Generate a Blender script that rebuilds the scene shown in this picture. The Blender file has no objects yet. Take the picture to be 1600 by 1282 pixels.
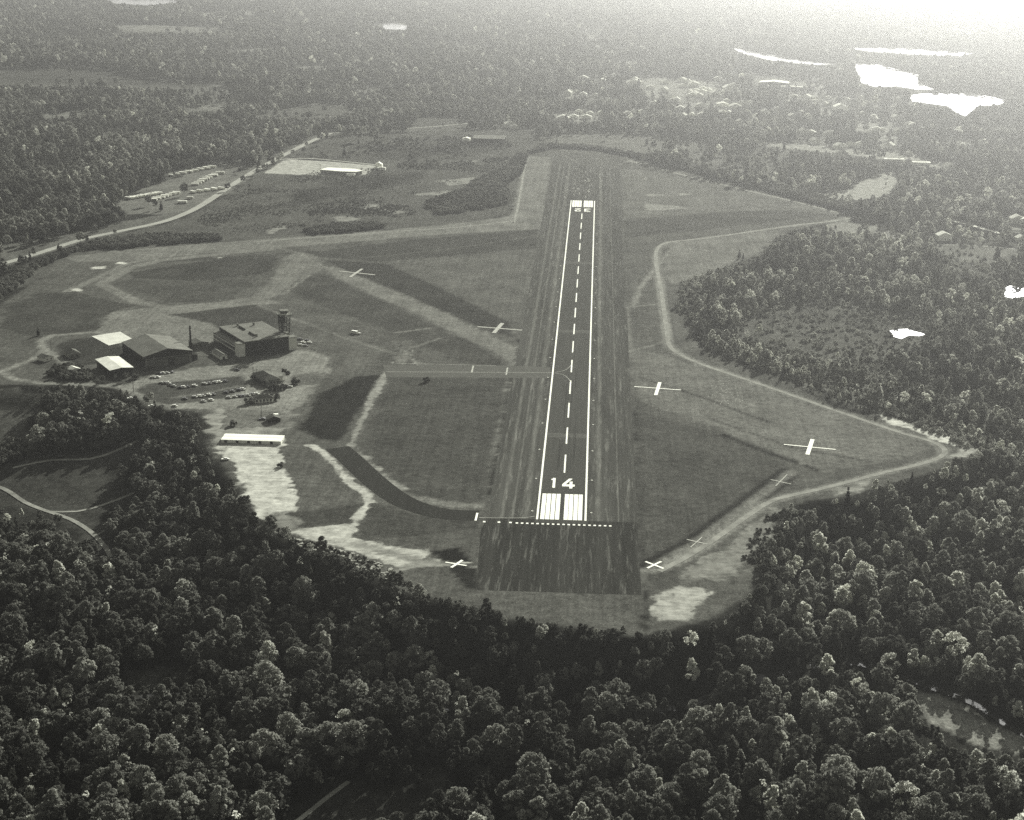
import bpy, math, random
import numpy as np
random.seed(7)
RNG = np.random.default_rng(11)
SC = bpy.context.scene
COL = SC.collection

# ------------------------------------------------------------------ camera
F_PX, CX, CY = 2560.7, 800.0, 641.0
CM = np.array([[0.99850348, -0.02846898, 0.04669379],
               [0.05302341, 0.29490547, -0.95405413],
               [0.0133907, 0.95510224, 0.29597366]])
CP = np.array([14.842, -937.935, 360.609])
from mathutils import Matrix, Vector
cd = bpy.data.cameras.new('camera'); cam = bpy.data.objects.new('camera', cd); COL.objects.link(cam)
cd.sensor_width = 36.0; cd.sensor_fit = 'HORIZONTAL'; cd.lens = 36.0 * F_PX / 1600.0
cd.clip_start = 1.0; cd.clip_end = 60000.0
_m = Matrix([[*CM[i], CP[i]] for i in range(3)] + [[0, 0, 0, 1]])
cam.matrix_world = _m
SC.camera = cam

# ------------------------------------------------------------------ light
SUN_EL, SUN_AZ = math.radians(20.5), math.radians(18.5)      # azimuth from +Y towards +X
TINT = (0.985, 1.0, 0.86)                                # black and white print, slightly olive
w = bpy.data.worlds.new('World'); SC.world = w; w.use_nodes = True
nt = w.node_tree; nt.nodes.clear()
sky = nt.nodes.new('ShaderNodeTexSky'); sky.sky_type = 'NISHITA'; sky.sun_disc = False
sky.sun_elevation = SUN_EL; sky.sun_rotation = SUN_AZ; sky.dust_density = 2.5
bw = nt.nodes.new('ShaderNodeRGBToBW'); tn = nt.nodes.new('ShaderNodeVectorMath'); tn.operation = 'SCALE'
tn.inputs[0].default_value = (1.0, 1.0, 0.96)
bg = nt.nodes.new('ShaderNodeBackground'); bg.inputs[1].default_value = 0.06
wo = nt.nodes.new('ShaderNodeOutputWorld')
nt.links.new(sky.outputs[0], bw.inputs[0]); nt.links.new(bw.outputs[0], tn.inputs['Scale'])
nt.links.new(tn.outputs[0], bg.inputs[0]); nt.links.new(bg.outputs[0], wo.inputs[0])
sd = bpy.data.lights.new('sun', 'SUN'); sun = bpy.data.objects.new('sun', sd); COL.objects.link(sun)
sd.energy = 5.0; sd.angle = math.radians(0.5); sd.color = (1.0, 0.995, 0.95)
_s = Vector((math.sin(SUN_AZ) * math.cos(SUN_EL), math.cos(SUN_AZ) * math.cos(SUN_EL), math.sin(SUN_EL)))
sun.rotation_euler = _s.to_track_quat('Z', 'Y').to_euler()
sun.location = (0, 3000, 2000)
vs = SC.view_settings; vs.view_transform = 'Standard'; vs.look = 'None'; vs.exposure = 1.4; vs.gamma = 1.0
vs.use_curve_mapping = False
SC.cycles.use_denoising = False
SC.cycles.sample_clamp_indirect = 0.5
SC.cycles.volume_bounces = 0
SC.cycles.max_bounces = 5
SC.cycles.diffuse_bounces = 2
SC.cycles.transparent_max_bounces = 4
HAZE_DENSITY, HAZE_G = 0.000094, 0.93

# ------------------------------------------------------------------ maths helpers
def plane_xy(px, py, z=0.0):
    d = CM @ np.array([(px - CX) / F_PX, (CY - py) / F_PX, -1.0])
    t = (z - CP[2]) / d[2]
    return CP[0] + d[0] * t, CP[1] + d[1] * t
def wpoly(pts):
    return np.array([plane_xy(*p) for p in pts])
def project(P):
    q = (np.asarray(P, float) - CP) @ CM
    return CX + F_PX * q[:, 0] / -q[:, 2], CY - F_PX * q[:, 1] / -q[:, 2], -q[:, 2]
def inside(X, Y, poly):
    r = np.zeros(X.shape, bool); n = len(poly)
    for i in range(n):
        x1, y1 = poly[i]; x2, y2 = poly[(i + 1) % n]
        c = (y1 > Y) != (y2 > Y)
        with np.errstate(divide='ignore', invalid='ignore'):
            xi = (x2 - x1) * (Y - y1) / (y2 - y1 + 1e-12) + x1
        r ^= c & (X < xi)
    return r
def seg_dist(X, Y, pts, closed):
    d = np.full(X.shape, 1e12); n = len(pts)
    for i in range(n if closed else n - 1):
        x1, y1 = pts[i]; x2, y2 = pts[(i + 1) % n]
        dx, dy = x2 - x1, y2 - y1; L = dx * dx + dy * dy + 1e-9
        t = np.clip(((X - x1) * dx + (Y - y1) * dy) / L, 0, 1)
        d = np.minimum(d, (X - x1 - t * dx) ** 2 + (Y - y1 - t * dy) ** 2)
    return np.sqrt(d)
def sdf(X, Y, poly):
    d = seg_dist(X, Y, poly, True)
    return np.where(inside(X, Y, poly), -d, d)
def smooth(a, b, x):
    t = np.clip((x - a) / (b - a), 0, 1); return t * t * (3 - 2 * t)
def _hash(i, j, s):
    n = (i * 374761393 + j * 668265263 + s * 1442695041) & 0xFFFFFFFF
    n = ((n ^ (n >> 13)) * 1274126177) & 0xFFFFFFFF
    return ((n ^ (n >> 16)) & 0xFFFF) / 65535.0
def vnoise(X, Y, scale, seed=0):
    x = np.asarray(X) / scale; y = np.asarray(Y) / scale
    i = np.floor(x).astype(np.int64); j = np.floor(y).astype(np.int64)
    u = x - i; v = y - j; u = u * u * (3 - 2 * u); v = v * v * (3 - 2 * v)
    return ((_hash(i, j, seed) * (1 - u) + _hash(i + 1, j, seed) * u) * (1 - v)
            + (_hash(i, j + 1, seed) * (1 - u) + _hash(i + 1, j + 1, seed) * u) * v) * 2 - 1

# ------------------------------------------------------------------ the field and its terrain
FIELD_PX = [(822, 243), (865, 235), (925, 237), (985, 249), (1070, 273), (1180, 298), (1280, 323), (1338, 340),
            (1300, 350), (1236, 358), (1196, 384), (1178, 402), (1130, 420), (1085, 440), (1062, 455), (1055, 480),
            (1070, 500), (1072, 522), (1105, 548), (1170, 576), (1240, 602), (1300, 635), (1345, 648), (1385, 650),
            (1440, 664), (1512, 688), (1545, 704), (1500, 720), (1440, 742), (1395, 755), (1330, 776), (1268, 782),
            (1240, 792), (1212, 812), (1204, 842), (1165, 872), (1186, 898), (1162, 935), (1112, 966), (1040, 986),
            (1000, 994), (930, 986), (850, 975), (760, 958), (690, 938), (640, 925), (590, 900), (540, 878), (485, 850),
            (440, 832), (400, 804), (372, 762), (342, 727), (322, 692), (326, 662), (318, 646), (288, 642), (210, 612),
            (160, 603), (125, 598), (60, 602), (-40, 600), (-60, 520), (10, 470), (62, 438), (92, 405), (132, 394),
            (200, 389), (330, 381), (400, 374), (480, 367), (610, 359), (700, 349), (762, 344), (797, 333), (807, 298)]
FIELD = wpoly(FIELD_PX)
def height(X, Y):
    X = np.asarray(X, float); Y = np.asarray(Y, float)
    shp = X.shape; X = X.ravel(); Y = Y.ravel()
    D = 23.0 * (1 - smooth(60, 300, Y)) + 3.0 * (1 - smooth(300, 700, Y))
    h = np.zeros_like(X)
    m = (D > 0) & (np.abs(X) < 1500)
    if m.any():
        d = sdf(X[m], Y[m], FIELD) + 5 * vnoise(X[m], Y[m], 37, 5)
        h[m] = -D[m] * smooth(2, 40, d) + 2.2 * vnoise(X[m], Y[m], 60, 3) * smooth(30, 90, d) * np.minimum(1, D[m] / 10)
    m2 = (D <= 0) | (np.abs(X) >= 1500)
    h[m2 & (D > 0)] = -D[m2 & (D > 0)]
    return h.reshape(shp)
def h1(x, y): return float(height(np.array([x]), np.array([y]))[0])
def at(px, py, dz=0.0):
    z = 0.0
    for _ in range(6):
        x, y = plane_xy(px, py, z); z = h1(x, y)
    return np.array([x, y, z + dz])

# ------------------------------------------------------------------ tones of the ground (albedo), traced as real ground cover
def apoly(pts):
    p = np.array(pts, float); z = np.zeros(len(p))
    for _ in range(7):
        X = np.array([plane_xy(a, b, c) for (a, b), c in zip(p, z)]); z = height(X[:, 0], X[:, 1])
    return X
A = []   # (kind, tone, world points, width, feather, wobble)
def area(tone, pts, feather=4.0, wob=3.0): A.append(('a', tone, apoly(pts), 0, feather, wob))
def line(tone, pts, width, feather=1.5, wob=0.6): A.append(('l', tone, apoly(pts), width, feather, wob))
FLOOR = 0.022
# clearings outside the field
A.append(('a', 0.175, np.array([(-9000, 1250), (9000, 1250), (9000, 14000), (-9000, 14000)], float), 0, 60.0, 6.0))
area(0.165, [(1060, 440), (1180, 400), (1240, 356), (1600, 380), (1700, 600), (1700, 800), (1540, 700), (1380, 645), (1240, 598), (1100, 545), (1050, 480)], 12, 10)
def linew(tone, pts, width, feather=1.0, wob=0.4): A.append(('l', tone, np.array(pts, float), width, feather, wob))
CLEAR = []; CLEAR_PX = []; LAKE_PX = []
def clearing(tone, pts, feather=6.0, wob=5.0, forest=0.0):
    area(tone, pts, feather, wob); CLEAR.append((apoly(pts), forest)); CLEAR_PX.append((pts, forest))
clearing(0.145, [(-60, 470), (62, 405), (130, 384), (192, 364), (255, 352), (300, 335), (350, 308), (395, 278), (470, 236), (520, 214), (640, 206), (840, 200), (860, 236), (822, 248), (806, 300), (798, 336), (700, 352), (480, 370), (330, 384), (200, 392), (130, 398), (60, 442)], 6, 5, 0.0)
clearing(0.20, [(180, 322), (215, 298), (262, 282), (268, 268), (330, 257), (388, 258), (400, 270), (360, 300), (300, 328), (262, 336), (200, 335)], 4, 4, 0.02)
clearing(0.17, [(0, 384), (60, 372), (130, 360), (200, 345), (262, 334), (292, 330), (262, 348), (190, 364), (130, 378), (0, 420)], 4, 4, 0.25)
clearing(0.13, [(-10, 108), (60, 108), (110, 104), (180, 112), (260, 128), (380, 131), (300, 138), (210, 136), (120, 134), (-10, 131)], 12, 10, 0.06)
clearing(0.22, [(175, 40), (250, 38), (345, 43), (352, 47), (300, 52), (240, 52), (195, 50)], 10, 10, 0.02)
clearing(0.16, [(390, 182), (440, 172), (500, 160), (545, 163), (560, 176), (520, 184), (470, 186)], 10, 10, 0.1)
clearing(0.13, [(150, 205), (190, 197), (350, 215), (340, 222), (250, 224), (170, 214)], 8, 12, 0.45)
clearing(0.15, [(660, 182), (720, 183), (735, 196), (690, 198), (640, 200)], 8, 8, 0.05)
clearing(0.19, [(850, 210), (950, 206), (1040, 214), (1110, 224), (1095, 233), (1030, 234), (980, 246), (930, 238), (866, 236)], 8, 6, 0.12)
clearing(0.30, [(1180, 218), (1280, 226), (1420, 240), (1500, 262), (1450, 262), (1400, 252), (1300, 240), (1200, 230)], 6, 8, 0.10)
clearing(0.32, [(1180, 288), (1220, 292), (1290, 303), (1330, 296), (1345, 283), (1392, 268), (1405, 276), (1398, 292), (1388, 306), (1350, 313), (1310, 316), (1250, 306), (1190, 296)], 4, 5, 0.04)
clearing(0.16, [(1160, 500), (1215, 482), (1300, 466), (1330, 470), (1400, 488), (1462, 498), (1440, 516), (1452, 530), (1390, 548), (1300, 560), (1210, 545), (1150, 525)], 16, 16, 0.16)
clearing(0.20, [(1455, 385), (1500, 381), (1590, 388), (1590, 396), (1560, 402), (1552, 416), (1510, 410), (1478, 402)], 4, 4, 0.03)
clearing(0.17, [(1480, 408), (1545, 414), (1580, 425), (1540, 432), (1490, 424)], 4, 4, 0.08)
clearing(0.24, [(1290, 340), (1345, 335), (1378, 352), (1420, 372), (1385, 374), (1340, 366), (1290, 362)], 4, 4, 0.25)
clearing(0.16, [(-60, 620), (20, 606), (62, 615), (55, 640), (40, 665), (60, 690), (0, 700), (-60, 700)], 5, 5, 0.05)
clearing(0.11, [(-60, 742), (20, 716), (80, 712), (150, 706), (218, 694), (214, 712), (180, 728), (163, 745), (205, 765), (216, 774), (150, 806), (178, 868), (150, 870), (128, 836), (80, 806), (20, 792), (-60, 780)], 5, 5, 0.03)
clearing(0.10, [(455, 1290), (500, 1250), (545, 1222), (600, 1230), (680, 1248), (640, 1270), (560, 1284), (500, 1300)], 4, 4, 0.05)
clearing(0.12, [(640, 1222), (680, 1205), (720, 1215), (690, 1240)], 4, 4, 0.2)
clearing(0.12, [(190, 1045), (270, 1040), (300, 1062), (260, 1080), (200, 1066)], 4, 4, 0.25)
clearing(0.25, [(1420, 1085), (1470, 1088), (1500, 1104), (1540, 1125), (1600, 1150), (1620, 1180), (1580, 1180), (1500, 1158), (1450, 1130)], 4, 4, 0.06)
clearing(0.22, [(860, 178), (910, 172), (950, 186), (900, 192)], 8, 6, 0.1)
for q in [[(1180, 126), (1250, 128), (1300, 136), (1290, 141), (1200, 138)], [(1240, 150), (1340, 150), (1370, 155), (1250, 156)],
          [(990, 120), (1090, 122), (1130, 136), (1060, 160), (1010, 150)], [(880, 146), (930, 148), (940, 153), (885, 153)],
          [(1050, 162), (1130, 160), (1140, 168), (1060, 170)], [(1320, 190), (1400, 194), (1400, 208), (1340, 206)],
          [(620, 34), (680, 40), (640, 44), (590, 40)], [(830, 28), (960, 42), (940, 46), (840, 36)],
          [(1270, 172), (1330, 170), (1345, 178), (1285, 182)], [(1370, 216), (1400, 214), (1412, 228), (1380, 230)],
          [(1570, 340), (1600, 340), (1600, 362), (1580, 362)]]:
    clearing(0.24, q, 10, 14, 0.25)
for q in [[(40, 60), (130, 57), (140, 62), (60, 66)], [(360, 76), (430, 74), (440, 79), (380, 81)], [(455, 104), (520, 101), (530, 106), (470, 109)], [(690, 70), (760, 68), (770, 73), (700, 75)],
          [(740, 122), (800, 119), (806, 124), (750, 127)], [(280, 168), (350, 165), (360, 171), (300, 174)], [(60, 178), (140, 172), (150, 180), (80, 186)], [(560, 140), (600, 138), (606, 142), (566, 144)],
          [(950, 92), (1030, 96), (1026, 101), (960, 98)], [(1090, 60), (1170, 62), (1160, 66), (1100, 65)], [(1450, 215), (1530, 219), (1526, 225), (1460, 222)], [(1500, 300), (1560, 306), (1556, 314), (1508, 310)],
          [(300, 20), (400, 17), (410, 22), (320, 25)], [(900, 55), (990, 58), (985, 62), (910, 60)], [(1240, 200), (1300, 202), (1306, 208), (1250, 206)]]:
    clearing(0.215, q, 14, 22, 0.15)
line(0.21, [(497, 432), (510, 480), (513, 540), (511, 570), (504, 592)], 1.3, 1)
# ground cover inside the field
area(0.155, FIELD_PX, 3, 3)
area(0.21, [(822, 244), (862, 246), (846, 358), (700, 366), (480, 384), (330, 396), (200, 408), (120, 410), (100, 402), (200, 390), (400, 375), (560, 364), (700, 351), (797, 338), (808, 300)], 2, 2)
area(0.12, [(842, 359), (650, 374), (506, 392), (330, 402), (220, 412), (430, 402), (470, 393), (503, 402), (603, 409), (838, 388)], 3, 3)
line(0.17, [(560, 404), (700, 390), (840, 368)], 2.2)
area(0.165, [(625, 412), (838, 391), (815, 505), (790, 500)], 3, 3)
area(0.105, [(506, 406), (606, 413), (700, 456), (790, 501), (806, 530), (745, 510), (640, 462), (520, 414)], 2, 2)
area(0.215, [(496, 414), (522, 417), (600, 449), (740, 509), (812, 546), (806, 568), (762, 545), (640, 486), (540, 442)], 4, 4)
area(0.125, [(452, 446), (500, 427), (540, 443), (640, 492), (750, 543), (790, 574), (720, 566), (600, 512), (470, 468)], 5, 4)
line(0.22, [(620, 520), (672, 513)], 3.5, 2)
line(0.22, [(640, 545), (690, 528)], 2.5, 2)
area(0.20, [(390, 470), (428, 432), (442, 404), (470, 394), (498, 402), (508, 420), (470, 434), (440, 458), (412, 470)], 3, 3)
line(0.27, [(442, 460), (482, 431)], 2.0)
line(0.24, [(400, 380), (470, 396), (500, 414)], 2)
area(0.11, [(200, 426), (281, 414), (362, 403), (432, 404), (424, 424), (370, 436), (300, 440), (215, 436)], 4, 4)
area(0.135, [(196, 438), (300, 440), (400, 430), (378, 460), (343, 469), (265, 474), (210, 456), (170, 446)], 4, 4)
area(0.215, [(150, 519), (172, 488), (262, 478), (344, 472), (400, 463), (440, 474), (404, 478), (300, 492), (332, 506), (352, 520), (310, 552), (200, 540)], 3, 2)
line(0.215, [(262, 481), (218, 473), (180, 456), (160, 444), (200, 420), (250, 407), (345, 397), (420, 390)], 13, 3)
line(0.215, [(100, 458), (150, 436), (200, 411), (240, 405)], 9, 4)
for q in [[(142, 418), (166, 415), (168, 420), (146, 421)], [(176, 410), (196, 408), (198, 413), (178, 414)], [(112, 452), (130, 449), (128, 456), (114, 458)], [(338, 402), (352, 400), (352, 403), (338, 405)]]:
    area(0.5, q, 2, 3)
area(0.12, [(4, 478), (60, 458), (120, 456), (208, 480), (172, 488), (152, 514), (64, 528), (4, 512)], 5, 6)
area(0.115, [(264, 492), (400, 476), (436, 488), (448, 510), (352, 518), (332, 506)], 1.5, 1)
area(0.10, [(85, 540), (110, 530), (160, 528), (200, 544), (200, 560), (130, 572), (92, 556)], 4, 3)
area(0.16, [(440, 500), (500, 512), (640, 560), (590, 588), (480, 580)], 6, 6)
line(0.23, [(404, 478), (440, 492), (560, 535), (640, 560), (672, 575)], 2.0)
area(0.24, [(186, 606), (240, 585), (330, 572), (400, 566), (480, 546), (520, 560), (505, 585), (480, 620), (446, 676), (400, 650), (340, 650), (322, 640), (240, 640)], 4, 5)
area(0.13, [(212, 610), (234, 598), (290, 596), (376, 588), (392, 602), (350, 622), (262, 634), (236, 628)], 2.5, 2)
line(0.19, [(270, 622), (330, 612), (400, 600)], 4, 2)
area(0.17, [(452, 588), (500, 580), (500, 600), (460, 604)], 2, 2)
for q in [[(0, 582), (30, 570), (62, 556), (70, 546), (62, 534), (78, 525), (150, 519), (200, 530)], [(64, 540), (82, 554), (112, 575), (150, 592), (190, 606), (232, 630), (262, 640), (330, 634), (420, 614)], [(0, 580), (20, 592), (60, 599), (130, 601), (190, 606)]]:
    line(0.25, q, 6, 2)
area(0.30, [(326, 652), (345, 632), (400, 642), (444, 652), (446, 690), (436, 702), (345, 698), (330, 690)], 5, 6)
area(0.20, [(352, 636), (420, 644), (448, 640), (444, 668), (350, 668)], 4, 5)
area(0.42, [(352, 722), (346, 702), (400, 694), (440, 697), (458, 742), (466, 780), (452, 800), (408, 806), (398, 770), (376, 744)], 5, 7)
area(0.40, [(438, 830), (500, 823), (562, 815), (556, 838), (604, 850), (664, 862), (700, 872), (740, 880), (680, 886), (620, 892), (566, 868), (500, 848)], 4, 6)
area(0.16, [(440, 700), (480, 694), (560, 765), (574, 784), (500, 796), (470, 800), (466, 770), (452, 730)], 4, 4)
area(0.12, [(470, 800), (575, 786), (565, 814), (500, 822), (440, 826), (420, 822), (430, 806)], 3, 3)
area(0.26, [(420, 815), (440, 803), (465, 808), (474, 818), (450, 828), (426, 826)], 2, 2)
area(0.13, [(604, 590), (796, 592), (765, 792), (690, 796), (640, 770), (600, 740), (556, 700), (604, 606)], 4, 4)
area(0.075, [(553, 588), (592, 588), (574, 618), (532, 690), (500, 686), (466, 672), (500, 616)], 4, 3)
line(0.30, [(606, 578), (580, 625), (552, 686), (549, 697)], 6, 3, 2)
area(0.30, [(548, 696), (560, 700), (604, 742), (634, 764), (620, 768), (592, 744)], 4, 4)
area(0.22, [(620, 770), (690, 782), (758, 788), (752, 797), (690, 793), (640, 782)], 4, 4)
line(0.40, [(484, 696), (504, 706), (528, 730), (548, 756), (572, 772), (578, 786), (560, 812)], 7, 3, 2)
area(0.125, [(582, 788), (640, 802), (742, 814), (742, 826), (660, 838), (560, 842)], 2, 2)
area(0.06, [(672, 863), (716, 855), (738, 877), (694, 880)], 1, 1)
area(0.075, [(698, 881), (747, 884), (747, 921), (728, 919)], 1, 1)
area(0.135, [(990, 640), (1100, 672), (1200, 712), (1242, 736), (1225, 746), (1110, 826), (1014, 872), (998, 866)], 3, 3)
line(0.075, [(1130, 680), (1200, 708), (1284, 736)], 5, 2)
line(0.08, [(1004, 884), (1076, 846), (1148, 792), (1226, 736)], 8, 2)
line(0.10, [(1020, 902), (1090, 858), (1170, 800), (1240, 744)], 7, 2)
line(0.20, [(1012, 892), (1086, 850), (1160, 796), (1236, 738)], 8, 2)
line(0.3, [(1030, 885), (1110, 838), (1190, 775), (1236, 738)], 1.3, 0.8)
area(0.195, [(985, 545), (1060, 560), (1300, 645), (1440, 690), (1460, 704), (1350, 730), (1290, 738), (1200, 700), (1100, 660), (990, 628)], 5, 5)
line(0.26, [(1100, 640), (1200, 676), (1330, 712)], 1.3, 1)
line(0.11, [(1110, 655), (1240, 700), (1360, 722)], 2, 1.5)
line(0.11, [(1000, 590), (1100, 622), (1200, 660)], 3, 3)
PERIM = [(985, 252), (1040, 267), (1150, 294), (1260, 320), (1328, 339), (1300, 346), (1230, 354), (1150, 366), (1090, 374), (1045, 379), (1028, 388), (1025, 410), (1034, 460), (1042, 520), (1046, 540), (1060, 553), (1100, 571), (1200, 605), (1300, 640), (1400, 674), (1455, 690), (1476, 703), (1470, 714), (1440, 725), (1380, 739), (1300, 760), (1230, 776), (1198, 787), (1160, 812), (1112, 846), (1070, 872), (1030, 893)]
line(0.23, PERIM, 9, 3)
line(0.24, [(822, 246), (806, 340), (796, 346), (700, 357), (560, 367), (400, 378)], 3.5, 2)
line(0.24, [(976, 481), (1040, 474)], 2.5, 2)
line(0.22, [(980, 550), (1020, 540), (1040, 532)], 3, 2)
line(0.24, [(990, 480), (1000, 450), (1020, 425), (1050, 390)], 5, 4)
line(0.24, [(930, 345), (975, 340), (1080, 330), (1200, 322)], 3, 3)
area(0.13, [(975, 344), (1200, 328), (1300, 336), (1220, 346), (1090, 360), (975, 372)], 4, 4)
area(0.18, [(970, 262), (1040, 272), (1200, 304), (1290, 326), (1100, 332), (975, 342)], 4, 4)
for q in [[(1008, 303), (1034, 305), (1034, 308), (1010, 307)], [(1056, 301), (1084, 303), (1062, 307)], [(1010, 318), (1060, 322), (1076, 326), (1030, 330), (1010, 328)], [(1000, 270), (1010, 281), (1004, 280)], [(1086, 432), (1130, 416), (1110, 440), (1080, 440)], [(1040, 420), (1060, 412), (1070, 420), (1045, 428)], [(1150, 390), (1180, 384), (1180, 392)]]:
    area(0.28, q, 4, 5)
area(0.20, [(1050, 380), (1140, 368), (1225, 358), (1180, 400), (1110, 425), (1062, 450), (1045, 440), (1036, 410)], 5, 6)
area(0.165, [(1046, 450), (1058, 460), (1056, 484), (1074, 510), (1100, 548), (1062, 546), (1052, 520)], 4, 4)
area(0.52, [(1376, 650), (1402, 655), (1440, 668), (1512, 689), (1502, 699), (1466, 691), (1420, 672), (1386, 661)], 2, 3)
area(0.34, [(1500, 700), (1540, 703), (1500, 716), (1478, 716)], 3, 3)
area(0.29, [(1300, 764), (1360, 752), (1350, 770), (1300, 778)], 3, 4)
area(0.27, [(1036, 905), (1090, 880), (1160, 838), (1215, 796), (1232, 796), (1200, 812), (1196, 846), (1160, 874), (1160, 900), (1100, 905)], 6, 7)
area(0.36, [(1015, 932), (1060, 918), (1112, 928), (1090, 950), (1074, 966), (1048, 973), (1018, 962)], 5, 5)
area(0.085, [(1006, 920), (1016, 926), (1010, 940), (1012, 984), (1002, 980)], 2, 2)
area(0.13, [(1016, 898), (1060, 886), (1056, 912), (1016, 926)], 3, 3)
line(0.25, [(1024, 890), (960, 895), (900, 898), (830, 897), (740, 886), (680, 876), (620, 868)], 1.6, 1)
line(0.30, [(560, 850), (620, 868), (700, 884)], 4, 3)
line(0.3, [(600, 900), (640, 886), (700, 882)], 5, 4)
line(0.24, [(880, 243), (930, 268), (960, 262), (985, 250)], 2.2, 1.5)
line(0.30, [(612, 568), (624, 541), (645, 548), (641, 558), (654, 572)], 2.5, 1.5)
line(0.07, [(614, 564), (625, 540)], 1.5, 1)
line(0.09, [(637, 573), (648, 548)], 1.5, 1)
area(0.22, [(614, 562), (625, 543), (644, 549), (632, 570)], 3, 3)
for q in [[(560, 320), (590, 322), (600, 328), (570, 325)], [(600, 327), (640, 330), (620, 333)], [(530, 340), (560, 343), (540, 345)], [(670, 258), (712, 256), (700, 263), (676, 262)], [(728, 250), (742, 252), (734, 256)], [(690, 283), (740, 277), (740, 285), (700, 290)], [(420, 360), (455, 350), (440, 358), (424, 364)], [(640, 305), (700, 298), (690, 306)], [(395, 300), (410, 304), (400, 306)]]:
    area(0.28, q, 5, 7)
area(0.10, [(440, 305), (520, 285), (600, 275), (660, 268), (640, 285), (560, 300), (480, 325), (430, 330)], 12, 12)
area(0.11, [(560, 240), (680, 225), (800, 222), (780, 240), (700, 245), (600, 250)], 12, 14)
area(0.38, [(412, 271), (440, 252), (456, 248), (500, 251), (585, 258), (588, 264), (575, 273), (545, 276), (470, 274)], 1.5, 1)
area(0.09, [(452, 246), (520, 249), (588, 256), (588, 259), (520, 253), (452, 249)], 1.5, 1)
line(0.22, [(205, 318), (260, 312), (290, 312), (320, 300), (345, 285)], 6, 3)
line(0.22, [(280, 275), (330, 268), (360, 268)], 6, 3)
line(0.22, [(200, 322), (260, 326), (310, 324)], 5, 3)

linew(0.07, [(-46.8, 40), (-46.2, 250), (-46.6, 430)], 2.2); linew(0.26, [(-48.6, 20), (-48.6, 250), (-48, 420)], 1.6, 1.5, 1.5)
linew(0.06, [(47.6, -60), (47.4, 100), (47.8, 240)], 2.4); linew(0.22, [(49, 380), (48.6, 480), (49.5, 560), (62, 640)], 1.4)
# ------------------------------------------------------------------ materials
def mat(name):
    m = bpy.data.materials.new(name); m.use_nodes = True
    n = m.node_tree; n.nodes.clear()
    o = n.nodes.new('ShaderNodeOutputMaterial'); b = n.nodes.new('ShaderNodeBsdfPrincipled')
    b.inputs['Roughness'].default_value = 0.9; b.inputs['Specular IOR Level'].default_value = 0.0
    n.links.new(b.outputs[0], o.inputs[0]); return m, n, b
def N(n, t, **k):
    x = n.nodes.new(t)
    for a, v in k.items(): setattr(x, a, v)
    return x
def math_(n, op, a, b=None):
    x = N(n, 'ShaderNodeMath', operation=op)
    for i, v in enumerate((a, b)):
        if v is None: continue
        if isinstance(v, (int, float)): x.inputs[i].default_value = v
        else: n.links.new(v, x.inputs[i])
    return x.outputs[0]
def noise(n, scale, detail=3, vec=None, rough=0.6):
    x = N(n, 'ShaderNodeTexNoise'); x.inputs['Scale'].default_value = scale; x.inputs['Detail'].default_value = detail
    x.inputs['Roughness'].default_value = rough
    if vec is not None: n.links.new(vec, x.inputs['Vector'])
    return x.outputs[0]
def objvec(n, scl=(1, 1, 1)):
    t = N(n, 'ShaderNodeTexCoord'); mp = N(n, 'ShaderNodeMapping'); mp.inputs['Scale'].default_value = scl
    n.links.new(t.outputs['Object'], mp.inputs[0]); return mp.outputs[0]
def to_color(n, b, val, tint=TINT):
    v = N(n, 'ShaderNodeVectorMath', operation='SCALE'); v.inputs[0].default_value = tint
    n.links.new(val, v.inputs['Scale']); n.links.new(v.outputs[0], b.inputs['Base Color'])
def gain(n, src, lo, hi):            # noise 0.3..0.7 -> lo..hi
    x = N(n, 'ShaderNodeMapRange'); x.inputs[1].default_value = 0.3; x.inputs[2].default_value = 0.7
    x.inputs[3].default_value = lo; x.inputs[4].default_value = hi
    n.links.new(src, x.inputs[0]); return x.outputs[0]
def tone_mat(name, tone, var=0.15, scale=0.3, rough=0.9, spec=0.0, stretch=(1, 1, 1)):
    m, n, b = mat(name); b.inputs['Roughness'].default_value = rough; b.inputs['Specular IOR Level'].default_value = spec
    v = objvec(n, stretch)
    g = gain(n, noise(n, scale, 4, v), 1 - var, 1 + var)
    to_color(n, b, math_(n, 'MULTIPLY', g, tone)); return m
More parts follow.
